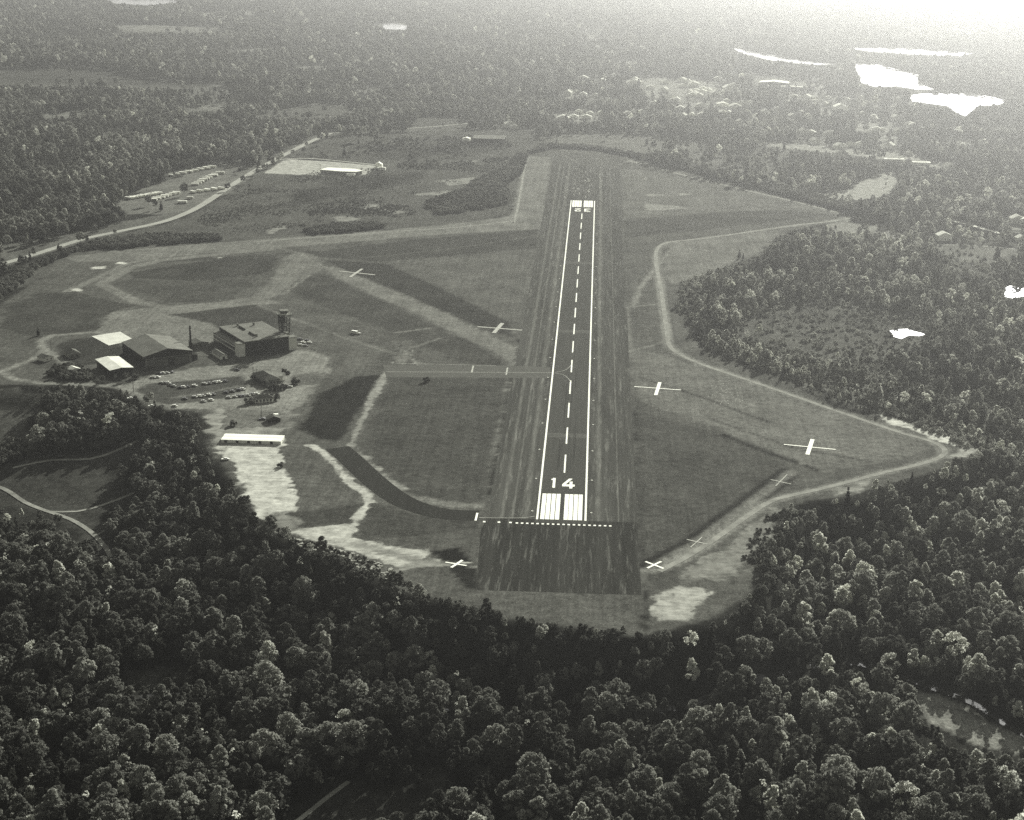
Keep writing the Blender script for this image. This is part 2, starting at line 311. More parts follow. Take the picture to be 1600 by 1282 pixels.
def ground_mat():
    m, n, b = mat('ground cover')
    at_ = N(n, 'ShaderNodeAttribute', attribute_name='tone')
    v = objvec(n)
    g = math_(n, 'MULTIPLY', gain(n, noise(n, 0.20, 4, v, 0.7), 0.62, 1.38), gain(n, noise(n, 0.03, 5, v), 0.72, 1.28))
    g = math_(n, 'MULTIPLY', g, gain(n, noise(n, 0.8, 3, v), 0.75, 1.25))
    # mowing lines and wheel tracks in the turf
    st = gain(n, noise(n, 1.0, 3, objvec(n, (0.30, 0.010, 1))), 0.82, 1.18)
    g = math_(n, 'MULTIPLY', g, st)
    turf = math_(n, 'MULTIPLY', math_(n, 'MULTIPLY', at_.outputs['Fac'], 0.84), g)
    tu = N(n, 'ShaderNodeMapRange'); tu.inputs[1].default_value = 0.58; tu.inputs[2].default_value = 0.74; tu.inputs[3].default_value = 0.0; tu.inputs[4].default_value = 1.0
    n.links.new(noise(n, 0.33, 5, v, 0.7), tu.inputs[0])
    pa = N(n, 'ShaderNodeMapRange'); pa.inputs[1].default_value = 0.46; pa.inputs[2].default_value = 0.62; pa.inputs[3].default_value = 0.25; pa.inputs[4].default_value = 1.1
    n.links.new(noise(n, 0.012, 4, v), pa.inputs[0])
    turf = math_(n, 'ADD', turf, math_(n, 'MULTIPLY', math_(n, 'MULTIPLY', tu.outputs[0], pa.outputs[0]), math_(n, 'MULTIPLY', at_.outputs['Fac'], 0.9)))   # tufts of dry grass
    # bare sand with ragged edges and plants breaking through
    sa = N(n, 'ShaderNodeAttribute', attribute_name='sand'); so = N(n, 'ShaderNodeAttribute', attribute_name='sand_tone')
    rag = math_(n, 'ADD', math_(n, 'MULTIPLY', noise(n, 0.16, 6, v, 0.72), 1.5), math_(n, 'MULTIPLY', noise(n, 0.025, 3, v), 0.7))
    e = N(n, 'ShaderNodeMapRange', interpolation_type='SMOOTHSTEP'); e.inputs[1].default_value = 0.34; e.inputs[2].default_value = 0.86
    n.links.new(math_(n, 'SUBTRACT', math_(n, 'ADD', sa.outputs['Fac'], rag), 1.08), e.inputs[0])
    gate = N(n, 'ShaderNodeMapRange'); gate.inputs[1].default_value = 0.02; gate.inputs[2].default_value = 0.25; n.links.new(sa.outputs['Fac'], gate.inputs[0])
    f_ = math_(n, 'MULTIPLY', e.outputs[0], gate.outputs[0])
    sg = math_(n, 'MULTIPLY', so.outputs['Fac'], math_(n, 'MULTIPLY', gain(n, noise(n, 0.12, 5, v, 0.75), 0.42, 1.30), gain(n, noise(n, 1.0, 3, objvec(n, (0.05, 0.4, 1))), 0.85, 1.12)))
    mixv = N(n, 'ShaderNodeMix', data_type='FLOAT'); n.links.new(f_, mixv.inputs[0]); n.links.new(turf, mixv.inputs[2]); n.links.new(sg, mixv.inputs[3])
    to_color(n, b, mixv.outputs[0]); return m
def strip_mat(name, tone, var, fine, bands=True):
    m, n, b = mat(name)
    g = gain(n, noise(n, 1.0, 4, objvec(n, (0.45, 0.010, 1))), 1 - var, 1 + var)
    g2 = gain(n, noise(n, 1.0, 3, objvec(n, (0.06, 0.004, 1))), 1 - var, 1 + var)
    g3 = gain(n, noise(n, fine, 3, objvec(n)), 0.85, 1.15)
    wx = noise(n, 1.0, 5, objvec(n, (0.30, 0.022, 1)), 0.75)    # dry weeds along the joints
    wr = N(n, 'ShaderNodeMapRange'); wr.inputs[1].default_value = 0.54; wr.inputs[2].default_value = 0.74
    wr.inputs[3].default_value = 0.0; wr.inputs[4].default_value = 0.10; n.links.new(wx, wr.inputs[0])
    t = math_(n, 'MULTIPLY', math_(n, 'MULTIPLY', g, g2), math_(n, 'MULTIPLY', g3, tone))
    if var > 0.15:      # weeds thick along the old lane joints
        sx = N(n, 'ShaderNodeSeparateXYZ'); n.links.new(objvec(n), sx.inputs[0])
        wv = math_(n, 'MULTIPLY', gain(n, noise(n, 1.0, 5, objvec(n, (0.5, 0.05, 1)), 0.75), 0.0, 0.085), 1.0)
        t = math_(n, 'ADD', t, wr.outputs[0])
        for x0, ww in () if not bands else ((-36.5, 2.2), (-22.5, 3.2), (22.5, 3.0), (-30.0, 1.2), (35.0, 0.8)):
            mr = N(n, 'ShaderNodeMapRange', interpolation_type='SMOOTHSTEP'); mr.inputs[1].default_value = ww; mr.inputs[2].default_value = 0.0
            n.links.new(math_(n, 'ABSOLUTE', math_(n, 'SUBTRACT', sx.outputs[0], x0)), mr.inputs[0])
            t = math_(n, 'ADD', t, math_(n, 'MULTIPLY', math_(n, 'MAXIMUM', wv, 0.0), mr.outputs[0]))
    to_color(n, b, t); return m
def leaf_mat(name, lo, hi):
    m, n, b = mat(name)
    oi = N(n, 'ShaderNodeObjectInfo')
    r = N(n, 'ShaderNodeMapRange'); r.inputs[3].default_value = lo; r.inputs[4].default_value = hi
    n.links.new(oi.outputs['Random'], r.inputs[0])
    big = gain(n, noise(n, 0.008, 3, oi.outputs['Location']), 0.55, 1.5)   # stands of different species
    lf = gain(n, noise(n, 0.5, 2, objvec(n)), 0.75, 1.25)
    t = math_(n, 'MULTIPLY', math_(n, 'MULTIPLY', r.outputs[0], big), lf)
    to_color(n, b, t)
    tr = N(n, 'ShaderNodeBsdfTranslucent'); mx = N(n, 'ShaderNodeMixShader'); mx.inputs[0].default_value = 0.45
    n.links.new(b.inputs['Base Color'].links[0].from_socket, tr.inputs[0])
    o = [x for x in n.nodes if x.type == 'OUTPUT_MATERIAL'][0]
    n.links.new(b.outputs[0], mx.inputs[1]); n.links.new(tr.outputs[0], mx.inputs[2]); n.links.new(mx.outputs[0], o.inputs[0])
    return m
M = dict(
    ground=ground_mat(),
    strip=strip_mat('old weathered pavement', 0.050, 0.22, 0.5), runway=strip_mat('runway asphalt', 0.052, 0.10, 0.8),
    taxi=strip_mat('taxiway asphalt', 0.026, 0.10, 0.6), road=tone_mat('road asphalt', 0.27, 0.12, 0.05),
    dirt=tone_mat('pale dirt track', 0.20, 0.3, 0.12), white=tone_mat('white paint', 0.80, 0.12, 0.7),
    worn=tone_mat('worn white paint', 0.36, 0.4, 0.9), concrete=tone_mat('pale concrete', 0.50, 0.15, 0.12),
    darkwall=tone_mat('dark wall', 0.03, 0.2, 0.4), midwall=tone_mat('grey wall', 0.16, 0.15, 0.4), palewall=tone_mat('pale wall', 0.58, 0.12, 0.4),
    darkroof=tone_mat('dark roof', 0.10, 0.2, 0.3), greyroof=tone_mat('grey roof', 0.135, 0.25, 0.10), paleroof=tone_mat('pale roof', 0.55, 0.2, 0.15),
    whiteroof=tone_mat('white roof', 0.75, 0.08, 0.2), steel=tone_mat('dark steel', 0.10, 0.2, 1.0), glass=tone_mat('window glass', 0.03, 0.1, 1, 0.15, 0.5),
    bark=tone_mat('bark', 0.07, 0.3, 1.0), palepost=tone_mat('pale post', 0.3, 0.2, 1), tyre=tone_mat('tyre rubber', 0.02, 0.1, 1),
    car_white=tone_mat('white car paint', 0.75, 0.03, 1, 0.25, 0.5), car_pale=tone_mat('pale grey car paint', 0.42, 0.03, 1, 0.25, 0.5),
    car_mid=tone_mat('mid grey car paint', 0.16, 0.03, 1, 0.25, 0.5), car_dark=tone_mat('dark car paint', 0.035, 0.03, 1, 0.25, 0.5),
    rubble=tone_mat('rubble', 0.26, 0.4, 0.6),
    leaf_dark=leaf_mat('dark leaves', 0.050, 0.125), leaf_mid=leaf_mat('mid leaves', 0.12, 0.23), leaf_pale=leaf_mat('pale autumn leaves', 0.26, 0.50),
    leaf_con=leaf_mat('conifer needles', 0.028, 0.05), leaf_brush=leaf_mat('dry brush leaves', 0.14, 0.30), leaf_shrub=leaf_mat('shrub leaves', 0.06, 0.13))
def water_mat():
    m, n, b = mat('water'); b.inputs['Base Color'].default_value = (0.03, 0.03, 0.026, 1)
    b.inputs['Roughness'].default_value = 0.28; b.inputs['Specular IOR Level'].default_value = 0.5
    return m
M['water'] = water_mat()

# ------------------------------------------------------------------ mesh helpers
class MB:
    def __init__(s): s.v = []; s.f = []; s.mi = []
    def add(s, vs, fs, mi=0):
        o = len(s.v); s.v += [tuple(map(float, q)) for q in vs]; s.f += [tuple(i + o for i in f) for f in fs]; s.mi += [mi] * len(fs)
    def poly(s, pts, mi=0): s.add(pts, [tuple(range(len(pts)))], mi)
    def prism(s, pts, z0, z1, mi=0):               # pts ccw xy
        n = len(pts)
        s.add([(x, y, z0) for x, y in pts] + [(x, y, z1) for x, y in pts],
              [tuple(range(n, 2 * n)), tuple(range(n - 1, -1, -1))] + [(i, (i + 1) % n, n + (i + 1) % n, n + i) for i in range(n)], mi)
    def box(s, x0, x1, y0, y1, z0, z1, mi=0): s.prism([(x0, y0), (x1, y0), (x1, y1), (x0, y1)], z0, z1, mi)
    def rod(s, a, b, r0, r1=None, n=6, mi=0):
        r1 = r0 if r1 is None else r1
        a = Vector(a); b = Vector(b); d = (b - a).normalized(); u = d.orthogonal().normalized(); v = d.cross(u)
        vs = [a + (u * math.cos(t) + v * math.sin(t)) * r0 for t in [2 * math.pi * i / n for i in range(n)]]
        vs += [b + (u * math.cos(t) + v * math.sin(t)) * r1 for t in [2 * math.pi * i / n for i in range(n)]]
        s.add(vs, [(i, (i + 1) % n, n + (i + 1) % n, n + i) for i in range(n)] + [tuple(range(n, 2 * n)), tuple(range(n - 1, -1, -1))], mi)
    def ribbon(s, pts, width, dz=0.1, step=6.0, drape=True):
        P = [np.array(p[:2], float) for p in pts]
        # resample with rounded corners (Catmull-Rom)
        R = []
        for i in range(len(P) - 1):
            p0 = P[max(i - 1, 0)]; p1 = P[i]; p2 = P[i + 1]; p3 = P[min(i + 2, len(P) - 1)]
            k = max(2, int(np.linalg.norm(p2 - p1) / step))
            for j in range(k):
                t = j / k
                R.append(0.5 * (2 * p1 + (p2 - p0) * t + (2 * p0 - 5 * p1 + 4 * p2 - p3) * t * t + (3 * p1 - p0 - 3 * p2 + p3) * t ** 3))
        R.append(P[-1]); R = np.array(R)
        T = np.gradient(R, axis=0); T /= np.linalg.norm(T, axis=1)[:, None] + 1e-9
        Nn = np.stack([-T[:, 1], T[:, 0]], 1)
        k = 5; rows = []
        for q in np.linspace(-0.5, 0.5, k):
            E = R + Nn * width * q; z = height(E[:, 0], E[:, 1]) if drape else np.zeros(len(E))
            rows.append(np.column_stack([E, z + dz]))
        n = len(R); vs = np.concatenate(rows)
        fs = [(a * n + i, a * n + i + 1, (a + 1) * n + i + 1, (a + 1) * n + i)[::-1] for a in range(k - 1) for i in range(n - 1)]
        s.add(vs, [f[::-1] for f in fs])
    def mesh(s, name, mats, smooth_=False):
        me = bpy.data.meshes.new(name); me.from_pydata(s.v, [], s.f)
        for m in (mats if isinstance(mats, (list, tuple)) else [mats]): me.materials.append(m)
        me.polygons.foreach_set('material_index', s.mi)
        if smooth_: me.polygons.foreach_set('use_smooth', [True] * len(s.f))
        me.update(); return me
    def build(s, name, mats, parent=None, smooth_=False):
        return link(name, s.mesh(name, mats, smooth_), parent)
def link(name, me, parent=None):
    o = bpy.data.objects.new(name, me); COL.objects.link(o)
    if parent is not None: o.parent = parent
    return o
def tag(o, label=None, cat=None, group=None, kind=None):
    if label: o['label'] = label
    if cat: o['category'] = cat
    if group: o['group'] = group
    if kind: o['kind'] = kind
    return o
def empty(name, loc, rz=0, label=None, cat=None, group=None):
    o = bpy.data.objects.new(name, None); COL.objects.link(o); o.location = loc; o.rotation_euler = (0, 0, rz)
    o.empty_display_size = 1; return tag(o, label, cat, group)
def copy_tree(o, parent=None):
    c = o.copy(); COL.objects.link(c)
    if parent is not None: c.parent = parent
    for ch in list(o.children): copy_tree(ch, c)
    return c
ORD = ['first', 'second', 'third', 'fourth', 'fifth', 'sixth', 'seventh', 'eighth', 'ninth', 'tenth', 'eleventh', 'twelfth', 'thirteenth', 'fourteenth']
def flat(pts, z): # flat sheet from pixel points
    return [(*plane_xy(*p), z) for p in pts]

# ------------------------------------------------------------------ the ground sheet
def axis(fine0, fine1, step, lo, hi, g):
    a = list(np.arange(fine0, fine1 + step, step)); d = step; x = a[-1]
    while x < hi: d *= g; x += d; a.append(x)
    d = step; x = a[0]; pre = []
    while x > lo: d *= g; x -= d; pre.append(x)
    return np.array(pre[::-1] + a)
GX = axis(-620, 520, 3.0, -13000, 13000, 1.05)
GY = axis(-420, 1500, 3.0, -1300, 14500, 1.05)
gx, gy = np.meshgrid(GX, GY)
gz = height(gx, gy)
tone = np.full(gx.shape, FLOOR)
fx, fy, ft = gx.ravel(), gy.ravel(), tone.ravel()
wobn = 0.6 * vnoise(fx, fy, 11, 1) + 0.6 * vnoise(fx, fy, 4.3, 2) + 0.5 * vnoise(fx, fy, 29, 4)
wobf = vnoise(fx, fy, 90, 8)
sand = np.zeros(fx.shape); sandt = np.full(fx.shape, 0.2)
for kind, t, pts, wd, fe, wb in A:
    mg = wd + 3 * fe + 3 * wb + 25
    m = (fx > pts[:, 0].min() - mg) & (fx < pts[:, 0].max() + mg) & (fy > pts[:, 1].min() - mg) & (fy < pts[:, 1].max() + mg)
    if not m.any(): continue
    d = sdf(fx[m], fy[m], pts) if kind == 'a' else seg_dist(fx[m], fy[m], pts, False) - wd / 2
    d = d + wb * wobn[m] + (wb * wobf[m] if wb > 6 else 0)
    tt = min(0.45, (2.4 if t < 0.255 else 2.0) * t ** 1.85); fe = min(fe, 1.6) if fe <= 5 else fe; wb = min(wb, 1.6) if 0.195 <= t < 0.25 and fe < 2 else wb
    if (kind == 'a' and t >= 0.255) or (kind == 'l' and t >= 0.29):
        k = 1.4 * max(fe, 4.0) if kind == 'a' else 3.5
        a = 1 - smooth(-k, k, d); sandt[m] = np.where(a > 0.02, tt, sandt[m]); sand[m] = np.maximum(sand[m], a)
    else:
        a = 1 - smooth(-fe, fe, d); ft[m] = ft[m] * (1 - a) + tt * a; sand[m] *= 1 - a
ny, nx = gx.shape
me = bpy.data.meshes.new('ground')
V = np.column_stack([fx, fy, gz.ravel()])
ii = np.arange(ny * nx).reshape(ny, nx)
Q = np.stack([ii[:-1, :-1], ii[:-1, 1:], ii[1:, 1:], ii[1:, :-1]], -1).reshape(-1, 4)
me.vertices.add(len(V)); me.vertices.foreach_set('co', V.ravel())
me.loops.add(Q.size); me.loops.foreach_set('vertex_index', Q.ravel().astype(np.int32))
me.polygons.add(len(Q)); me.polygons.foreach_set('loop_start', np.arange(0, Q.size, 4, dtype=np.int32))
me.update(calc_edges=True); me.validate()
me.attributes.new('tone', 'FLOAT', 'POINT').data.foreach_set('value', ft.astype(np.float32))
me.attributes.new('sand', 'FLOAT', 'POINT').data.foreach_set('value', sand.astype(np.float32))
me.attributes.new('sand_tone', 'FLOAT', 'POINT').data.foreach_set('value', sandt.astype(np.float32))
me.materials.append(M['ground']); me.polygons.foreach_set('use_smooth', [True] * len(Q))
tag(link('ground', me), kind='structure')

# ------------------------------------------------------------------ pavements and paint
def struct(name, mb, m): return tag(mb.build(name, m), kind='structure')
Z1, Z2, Z3 = 0.05, 0.10, 0.15
b = MB(); 
def rect(b, x0, x1, y0, y1, z): b.add([(x0, y0, z), (x1, y0, z), (x1, y1, z), (x0, y1, z)], [(0, 1, 2, 3)])
b.add([(-45.5, 0, Z1), (46.5, 0, Z1), (48.5, 1392, Z1), (-47.5, 1460, Z1)], [(0, 1, 2, 3)])
struct('old_pavement', b, M['strip'])
b = MB(); b.add([(-44.5, -110.3, Z1), (46.6, -109.6, Z1), (46.4, -20, Z1), (46.5, -0.4, Z1), (-45.5, -0.4, Z1), (-47.6, -20, Z1)], [(0, 1, 2, 3, 4, 5)])
struct('overrun_pavement', b, strip_mat('overrun pavement', 0.028, 0.22, 0.5, False))
b = MB(); rect(b, -16.2, 16.2, -6, 1136, Z2)
runway = struct('runway', b, M['runway'])
def paint(name, polys, z=Z3, m=None, parent=None):
    b = MB()
    for p in polys: b.poly([(x, y, z) for x, y in p])
    return b.build(name, m or M['white'], parent or runway)
def R4(x0, x1, y0, y1): return [(x0, y0), (x1, y0), (x1, y1), (x0, y1)]
for s in (-1, 1): paint('edge_line', [R4(s * 14.8 - 0.62, s * 14.8 + 0.62, 0, 1129)])
for k in range(16): paint('centreline_dash', [R4(-0.55, 0.55, 105.9 + 60.96 * k - 18.6, 105.9 + 60.96 * k + 18.6)])
ST = [(-13.0, -10.4), (-10.0, -7.4), (-6.95, -4.4), (-3.95, -1.35), (1.35, 3.9), (4.2, 6.75), (7.2, 9.75), (10.1, 12.7)]
for y0, y1 in ((0.5, 46.2), (1083, 1129)):
    for x0, x1 in ST: paint('threshold_stripe', [R4(x0, x1, y0, y1)])
def numeral(polys, ox, oy, sx, sy, flip=False):
    q = [[(ox + (-1 if flip else 1) * x * sx, oy + (-1 if flip else 1) * y * sy) for x, y in p] for p in polys]
    paint('numeral', q)
ONE = [[(0.35, 0), (0.75, 0), (0.75, 1), (0.35, 1)], [(0.1, 0.78), (0.35, 0.78), (0.35, 1.0), (0.25, 0.9), (0.1, 0.9)]]
FOUR = [[(0.58, 0), (0.82, 0), (0.82, 0.2), (0.58, 0.2)], [(0, 0.2), (1, 0.2), (1, 0.4), (0.30, 0.4), (0, 0.40)],
        [(0.58, 0.4), (0.82, 0.4), (0.82, 0.7), (0.58, 0.7)], [(0, 0.4), (0.26, 0.4), (0.78, 1), (0.5, 1)]]
FOUR[3] = [(0, 0.4), (0.27, 0.4), (0.58, 0.76), (0.82, 1.0), (0.52, 1.0)]
TWO = [[(0, 0), (1, 0), (1, 0.17), (0, 0.17)], [(0, 0.17), (0.34, 0.17), (1, 0.56), (0.7, 0.56)],
       [(0.7, 0.56), (1, 0.56), (1, 0.83), (0.7, 0.83)], [(0, 0.83), (1, 0.83), (0.9, 1), (0.1, 1)], [(0, 0.66), (0.28, 0.66), (0.28, 0.83), (0, 0.83)]]
THREE = [[(0, 0), (1, 0), (1, 0.17), (0, 0.17)], [(0.7, 0.17), (1, 0.17), (1, 0.42), (0.7, 0.42)], [(0.3, 0.42), (1, 0.42), (1, 0.58), (0.3, 0.58)],
         [(0.7, 0.58), (1, 0.58), (1, 0.83), (0.7, 0.83)], [(0, 0.83), (1, 0.83), (1, 1), (0, 1)]]
numeral(ONE, -8.6, 57.5, 4.2, 18.8); numeral(FOUR, -0.9, 57.0, 8.1, 18.8)
numeral(THREE, 10.0, 1072, 7.5, 19.5, True); numeral(TWO, -1.7, 1072, 7.5, 19.5, True)
# crossing bar of threshold blocks and lighter joints
x = -27.5
k = 0
while x < 30:
    paint('threshold_block', [R4(x, x + 1.5, -8.4, -6.4)], Z3, parent=runway); x += 3.15
for x in (-47.5, -38.5, -31.5): paint('threshold_block', [R4(x, x + 1.6, -8.0, -5.8)], parent=runway)
for y in (167, 463, 752):
    b = MB(); rect(b, -14.0, 14.0, y - 5, y + 5, Z2 + 0.02); b.build('pavement_joint', tone_mat('pale joint', 0.075, 0.2, 0.25), runway)
rm = tone_mat('tyre rubber on asphalt', 0.034, 0.2, 0.3); tr_ = random.Random(8)
b = MB()
for _ in range(34):
    x_ = tr_.choice((-1, 1)) * tr_.uniform(1.2, 6.5); y_ = tr_.uniform(84, 300) if tr_.random() < 0.7 else tr_.uniform(860, 1020); rect(b, x_, x_ + tr_.uniform(0.25, 0.6), y_, y_ + tr_.uniform(20, 80), Z2 + 0.02 + 0.0007 * _)
b.build('rubber_marks', rm, runway)
# taxiways
b = MB(); p0 = plane_xy(604, 581); p1 = plane_xy(862, 581)
TY = p1[1]
b.poly(flat([(598, 571), (775, 571.5), (860, 574), (860, 591), (795, 591), (604, 590)], Z1 + 0.02)); 
taxi = struct('taxiway', b, tone_mat('taxiway grey asphalt', 0.08, 0.12, 0.1))
def pline(name, pts, wd, m, parent, z=Z3):
    b = MB(); b.ribbon([plane_xy(*p) for p in pts], wd, z, 4, False); return b.build(name, m, parent)
pline('taxi_centreline', [(603, 581.5), (700, 582), (800, 582.5), (862, 583)], 0.6, M['worn'], taxi)
pline('taxi_edge_line', [(620, 568.5), (700, 570), (775, 572)], 0.5, M['worn'], taxi)
pline('taxi_lead_line', [(866, 582.5), (880, 580), (889, 575), (892.5, 570)], 0.45, M['worn'], runway)
pline('taxi_lead_line', [(866, 583.5), (880, 586), (888, 592), (891, 597)], 0.45, M['worn'], runway)
for q in ([(793, 575), (791, 586)], [(739.5, 572), (737, 583)]): pline('hold_bar', q, 1.3, M['worn'], taxi)
b = MB(); b.ribbon([plane_xy(*p) for p in [(527, 700), (545, 715), (585, 752), (625, 781), (665, 797), (700, 804), (748, 806)]], 17, Z1 + 0.02, 6, False)
taxi2 = struct('curved_taxiway', b, M['taxi'])
pline('hold_bar', [(746, 802), (743, 814)], 1.3, M['white'], taxi2)
pline('taxi_centreline', [(749, 809.5), (790, 810), (820, 809.5), (836, 807)], 0.5, M['worn'], taxi2)
# painted closure crosses on the old runways
cross = MB()
XS = [((530, 424), (586, 430), 2.6, (547, 433.5), (566, 420.5), 2.8), ((746, 511), (816, 516.5), 2.6, (771.5, 521), (785, 505.5), 3.6),
      ((991, 604.5), (1064, 610), 1.4, (1024.5, 618), (1031, 598), 2.7), ((1225, 695), (1306, 703), 1.5, (1261.5, 711), (1269.5, 687), 2.9),
      ((1008.5, 878), (1037, 889), 1.5, (1011.5, 888.5), (1033, 878), 1.5), ((696, 879), (729, 884.5), 1.3, (705, 887.5), (722.5, 876), 1.6),
      ((1073, 843.5), (1105, 851), 1.0, (1079, 856), (1097, 840), 0.7), ((1204, 750), (1236, 757), 1.0, (1212, 760), (1230, 742), 0.7)]
XL = ['large worn cross painted at the west end of the old diagonal runway', 'worn white cross on the old diagonal runway left of the main runway', 'bold white cross on turf right of the main runway near the bend', 'bold white cross nearest the lower right corner of the field',
      'small white cross at the right corner of the overrun', 'small white cross at the left corner of the overrun', 'thin faded cross midway along the closed right hand taxiway', 'thin faded cross at the far end of the closed taxiway']
for i, (a, c, w1, d, e, w2) in enumerate(XS):
    A0, A1, B0, B1 = (np.array(plane_xy(*q)) for q in (a, c, d, e))
    ctr = (A0 + A1) / 2
    root = empty('closure_cross', (ctr[0], ctr[1], 0), 0, XL[i], 'runway cross', 'painted closure crosses on the old runways')
    for (P0, P1, wd, zz) in ((A0, A1, w1, 0.18), (B0, B1, w2, 0.21)):
        t = (P1 - P0) / np.linalg.norm(P1 - P0); nn = np.array([-t[1], t[0]]) * wd / 2
        q = MB(); q.poly([(*(p - ctr), zz) for p in (P0 - nn, P1 - nn, P1 + nn, P0 + nn)])
        q.build('painted_bar', M['white'] if i in (2, 3, 4, 5) else M['worn'], root)
# flecks of old paint left on the pavement beyond the far threshold and on the turf
b = MB(); rr = np.random.default_rng(3)
for x0, n_ in ((-24, 14), (-12, 12), (4, 18), (8, 14), (22, 12), (-5, 8)):
    for _ in range(n_):
        x_, y_ = x0 + rr.normal() * 1.4, rr.uniform(1150, 1400); k = rr.uniform(0.3, 0.9); rect(b, x_ - k, x_ + k, y_ - k * 2.4, y_ + k * 2.4, Z1 + 0.03)
fxy = wpoly([(1132, 618)])[0]
for _ in range(70):
    x_, y_ = fxy + rr.normal(size=2) * (7, 14); k = rr.uniform(0.15, 0.45); rect(b, x_ - k, x_ + k, y_ - k * 1.4, y_ + k * 1.4, Z1)
struct('worn_paint', b, M['worn'])
b = MB(); b.ribbon([plane_xy(*p) for p in PERIM], 4.2, Z2, 6, False); tag(b.build('perimeter_track', M['dirt']), kind='structure')
b = MB(); b.ribbon([plane_xy(*p) for p in [(826, 242), (822, 250), (806, 338), (797, 346), (770, 350), (700, 357), (600, 363), (480, 372), (400, 378)]], 3.0, Z2, 6, False); tag(b.build('perimeter_track', M['dirt']), kind='structure')
# roads
def road(name, pts, wd, m, dz=0.12): b = MB(); b.ribbon([at(*p) for p in pts], wd, dz, 8); return struct(name, b, m)
road('main_road', [(-80, 432), (5, 412), (60, 396), (130, 374), (190, 361), (250, 348), (285, 336), (315, 321), (350, 298), (390, 272), (430, 250), (470, 229), (500, 215), (518, 208)], 9.5, M['road'])
road('side_road', [(518, 208), (560, 206), (620, 202), (680, 198), (730, 193), (800, 186), (870, 180)], 8, M['dirt'])
road('frontage_road', [(430, 250), (480, 248), (540, 253), (588, 258)], 6, M['road'], 0.14)
road('loop_road', [(-40, 752), (5, 764), (40, 786), (75, 800), (110, 812), (140, 830), (158, 848), (170, 864), (176, 880)], 3.4, M['dirt'], 0.3)
road('farm_track', [(75, 800), (120, 800), (160, 790), (200, 775), (218, 766)], 2.6, M['dirt'], 0.3)
road('upper_track', [(20, 732), (80, 720), (140, 718), (180, 706), (216, 690)], 3.0, M['dirt'], 0.3)
road('woodland_track', [(440, 1300), (470, 1280), (510, 1248), (545, 1222)], 2.6, M['dirt'], 0.3)
road('far_road', [(1190, 222), (1280, 232), (1380, 246), (1450, 258), (1540, 275)], 8, M['dirt'])
road('house_drive', [(1454, 338), (1490, 346), (1520, 353), (1562, 365)], 7, M['concrete'])
road('gravel_lane', [(1384, 372), (1410, 373), (1450, 382), (1520, 384), (1590, 390)], 5, M['dirt'])

# ------------------------------------------------------------------ water
WATER = []
def lake(name, pts, dz=0.25):
    P = [at(*p) for p in pts]; z = np.mean([p[2] for p in P])
    b = MB(); b.poly([(p[0], p[1], z + dz) for p in P][::1])
    o = struct(name, b, M['water']); WATER.append(np.array([p[:2] for p in P])); LAKE_PX.append(pts); return o
lake('lake', [(1418, 150), (1440, 147), (1490, 146), (1540, 150), (1577, 157), (1560, 164), (1528, 166), (1518, 174), (1508, 182), (1494, 176), (1480, 166), (1450, 162), (1420, 158)])
lake('reservoir', [(1334, 100), (1370, 101), (1410, 110), (1436, 118), (1434, 130), (1460, 140), (1430, 140), (1400, 135), (1370, 137), (1346, 130)])
lake('river', [(1140, 74), (1170, 80), (1215, 88), (1260, 96), (1310, 100), (1296, 103), (1250, 100), (1200, 94), (1160, 84)])
lake('far_lake', [(1312, 74), (1380, 75), (1450, 78), (1520, 84), (1500, 88), (1420, 85), (1360, 81)])
lake('distant_pond', [(155, -4), (270, -2), (280, 4), (230, 9), (180, 6)])
lake('field_pond', [(596, 36), (620, 37), (637, 41), (634, 47), (600, 46)])
lake('marsh_pond', [(1390, 517), (1402, 515), (1418, 514), (1428, 518), (1448, 523), (1436, 526), (1420, 525), (1408, 531), (1396, 527)])
lake('swimming_hole', [(1565, 447), (1592, 448), (1606, 454), (1604, 462), (1584, 467), (1570, 464)])
CREEK = [(150, 1095), (330, 1085), (450, 1092), (545, 1078), (595, 1088), (660, 1102), (740, 1112), (840, 1116), (930, 1121), (1010, 1115), (1080, 1102), (1140, 1080), (1200, 1060), (1270, 1042), (1335, 1038), (1400, 1056), (1450, 1074), (1520, 1100), (1570, 1132), (1620, 1160)]
b = MB(); b.ribbon([at(*p) for p in CREEK], 4.5, 0.35, 5); cwm = water_mat(); cwm.name = 'creek water'; cwm.node_tree.nodes['Principled BSDF'].inputs['Roughness'].default_value = 0.06; cwm.node_tree.nodes['Principled BSDF'].inputs['Specular IOR Level'].default_value = 0.12; struct('creek', b, cwm)
CREEK_W = np.array([at(*p)[:2] for p in CREEK])

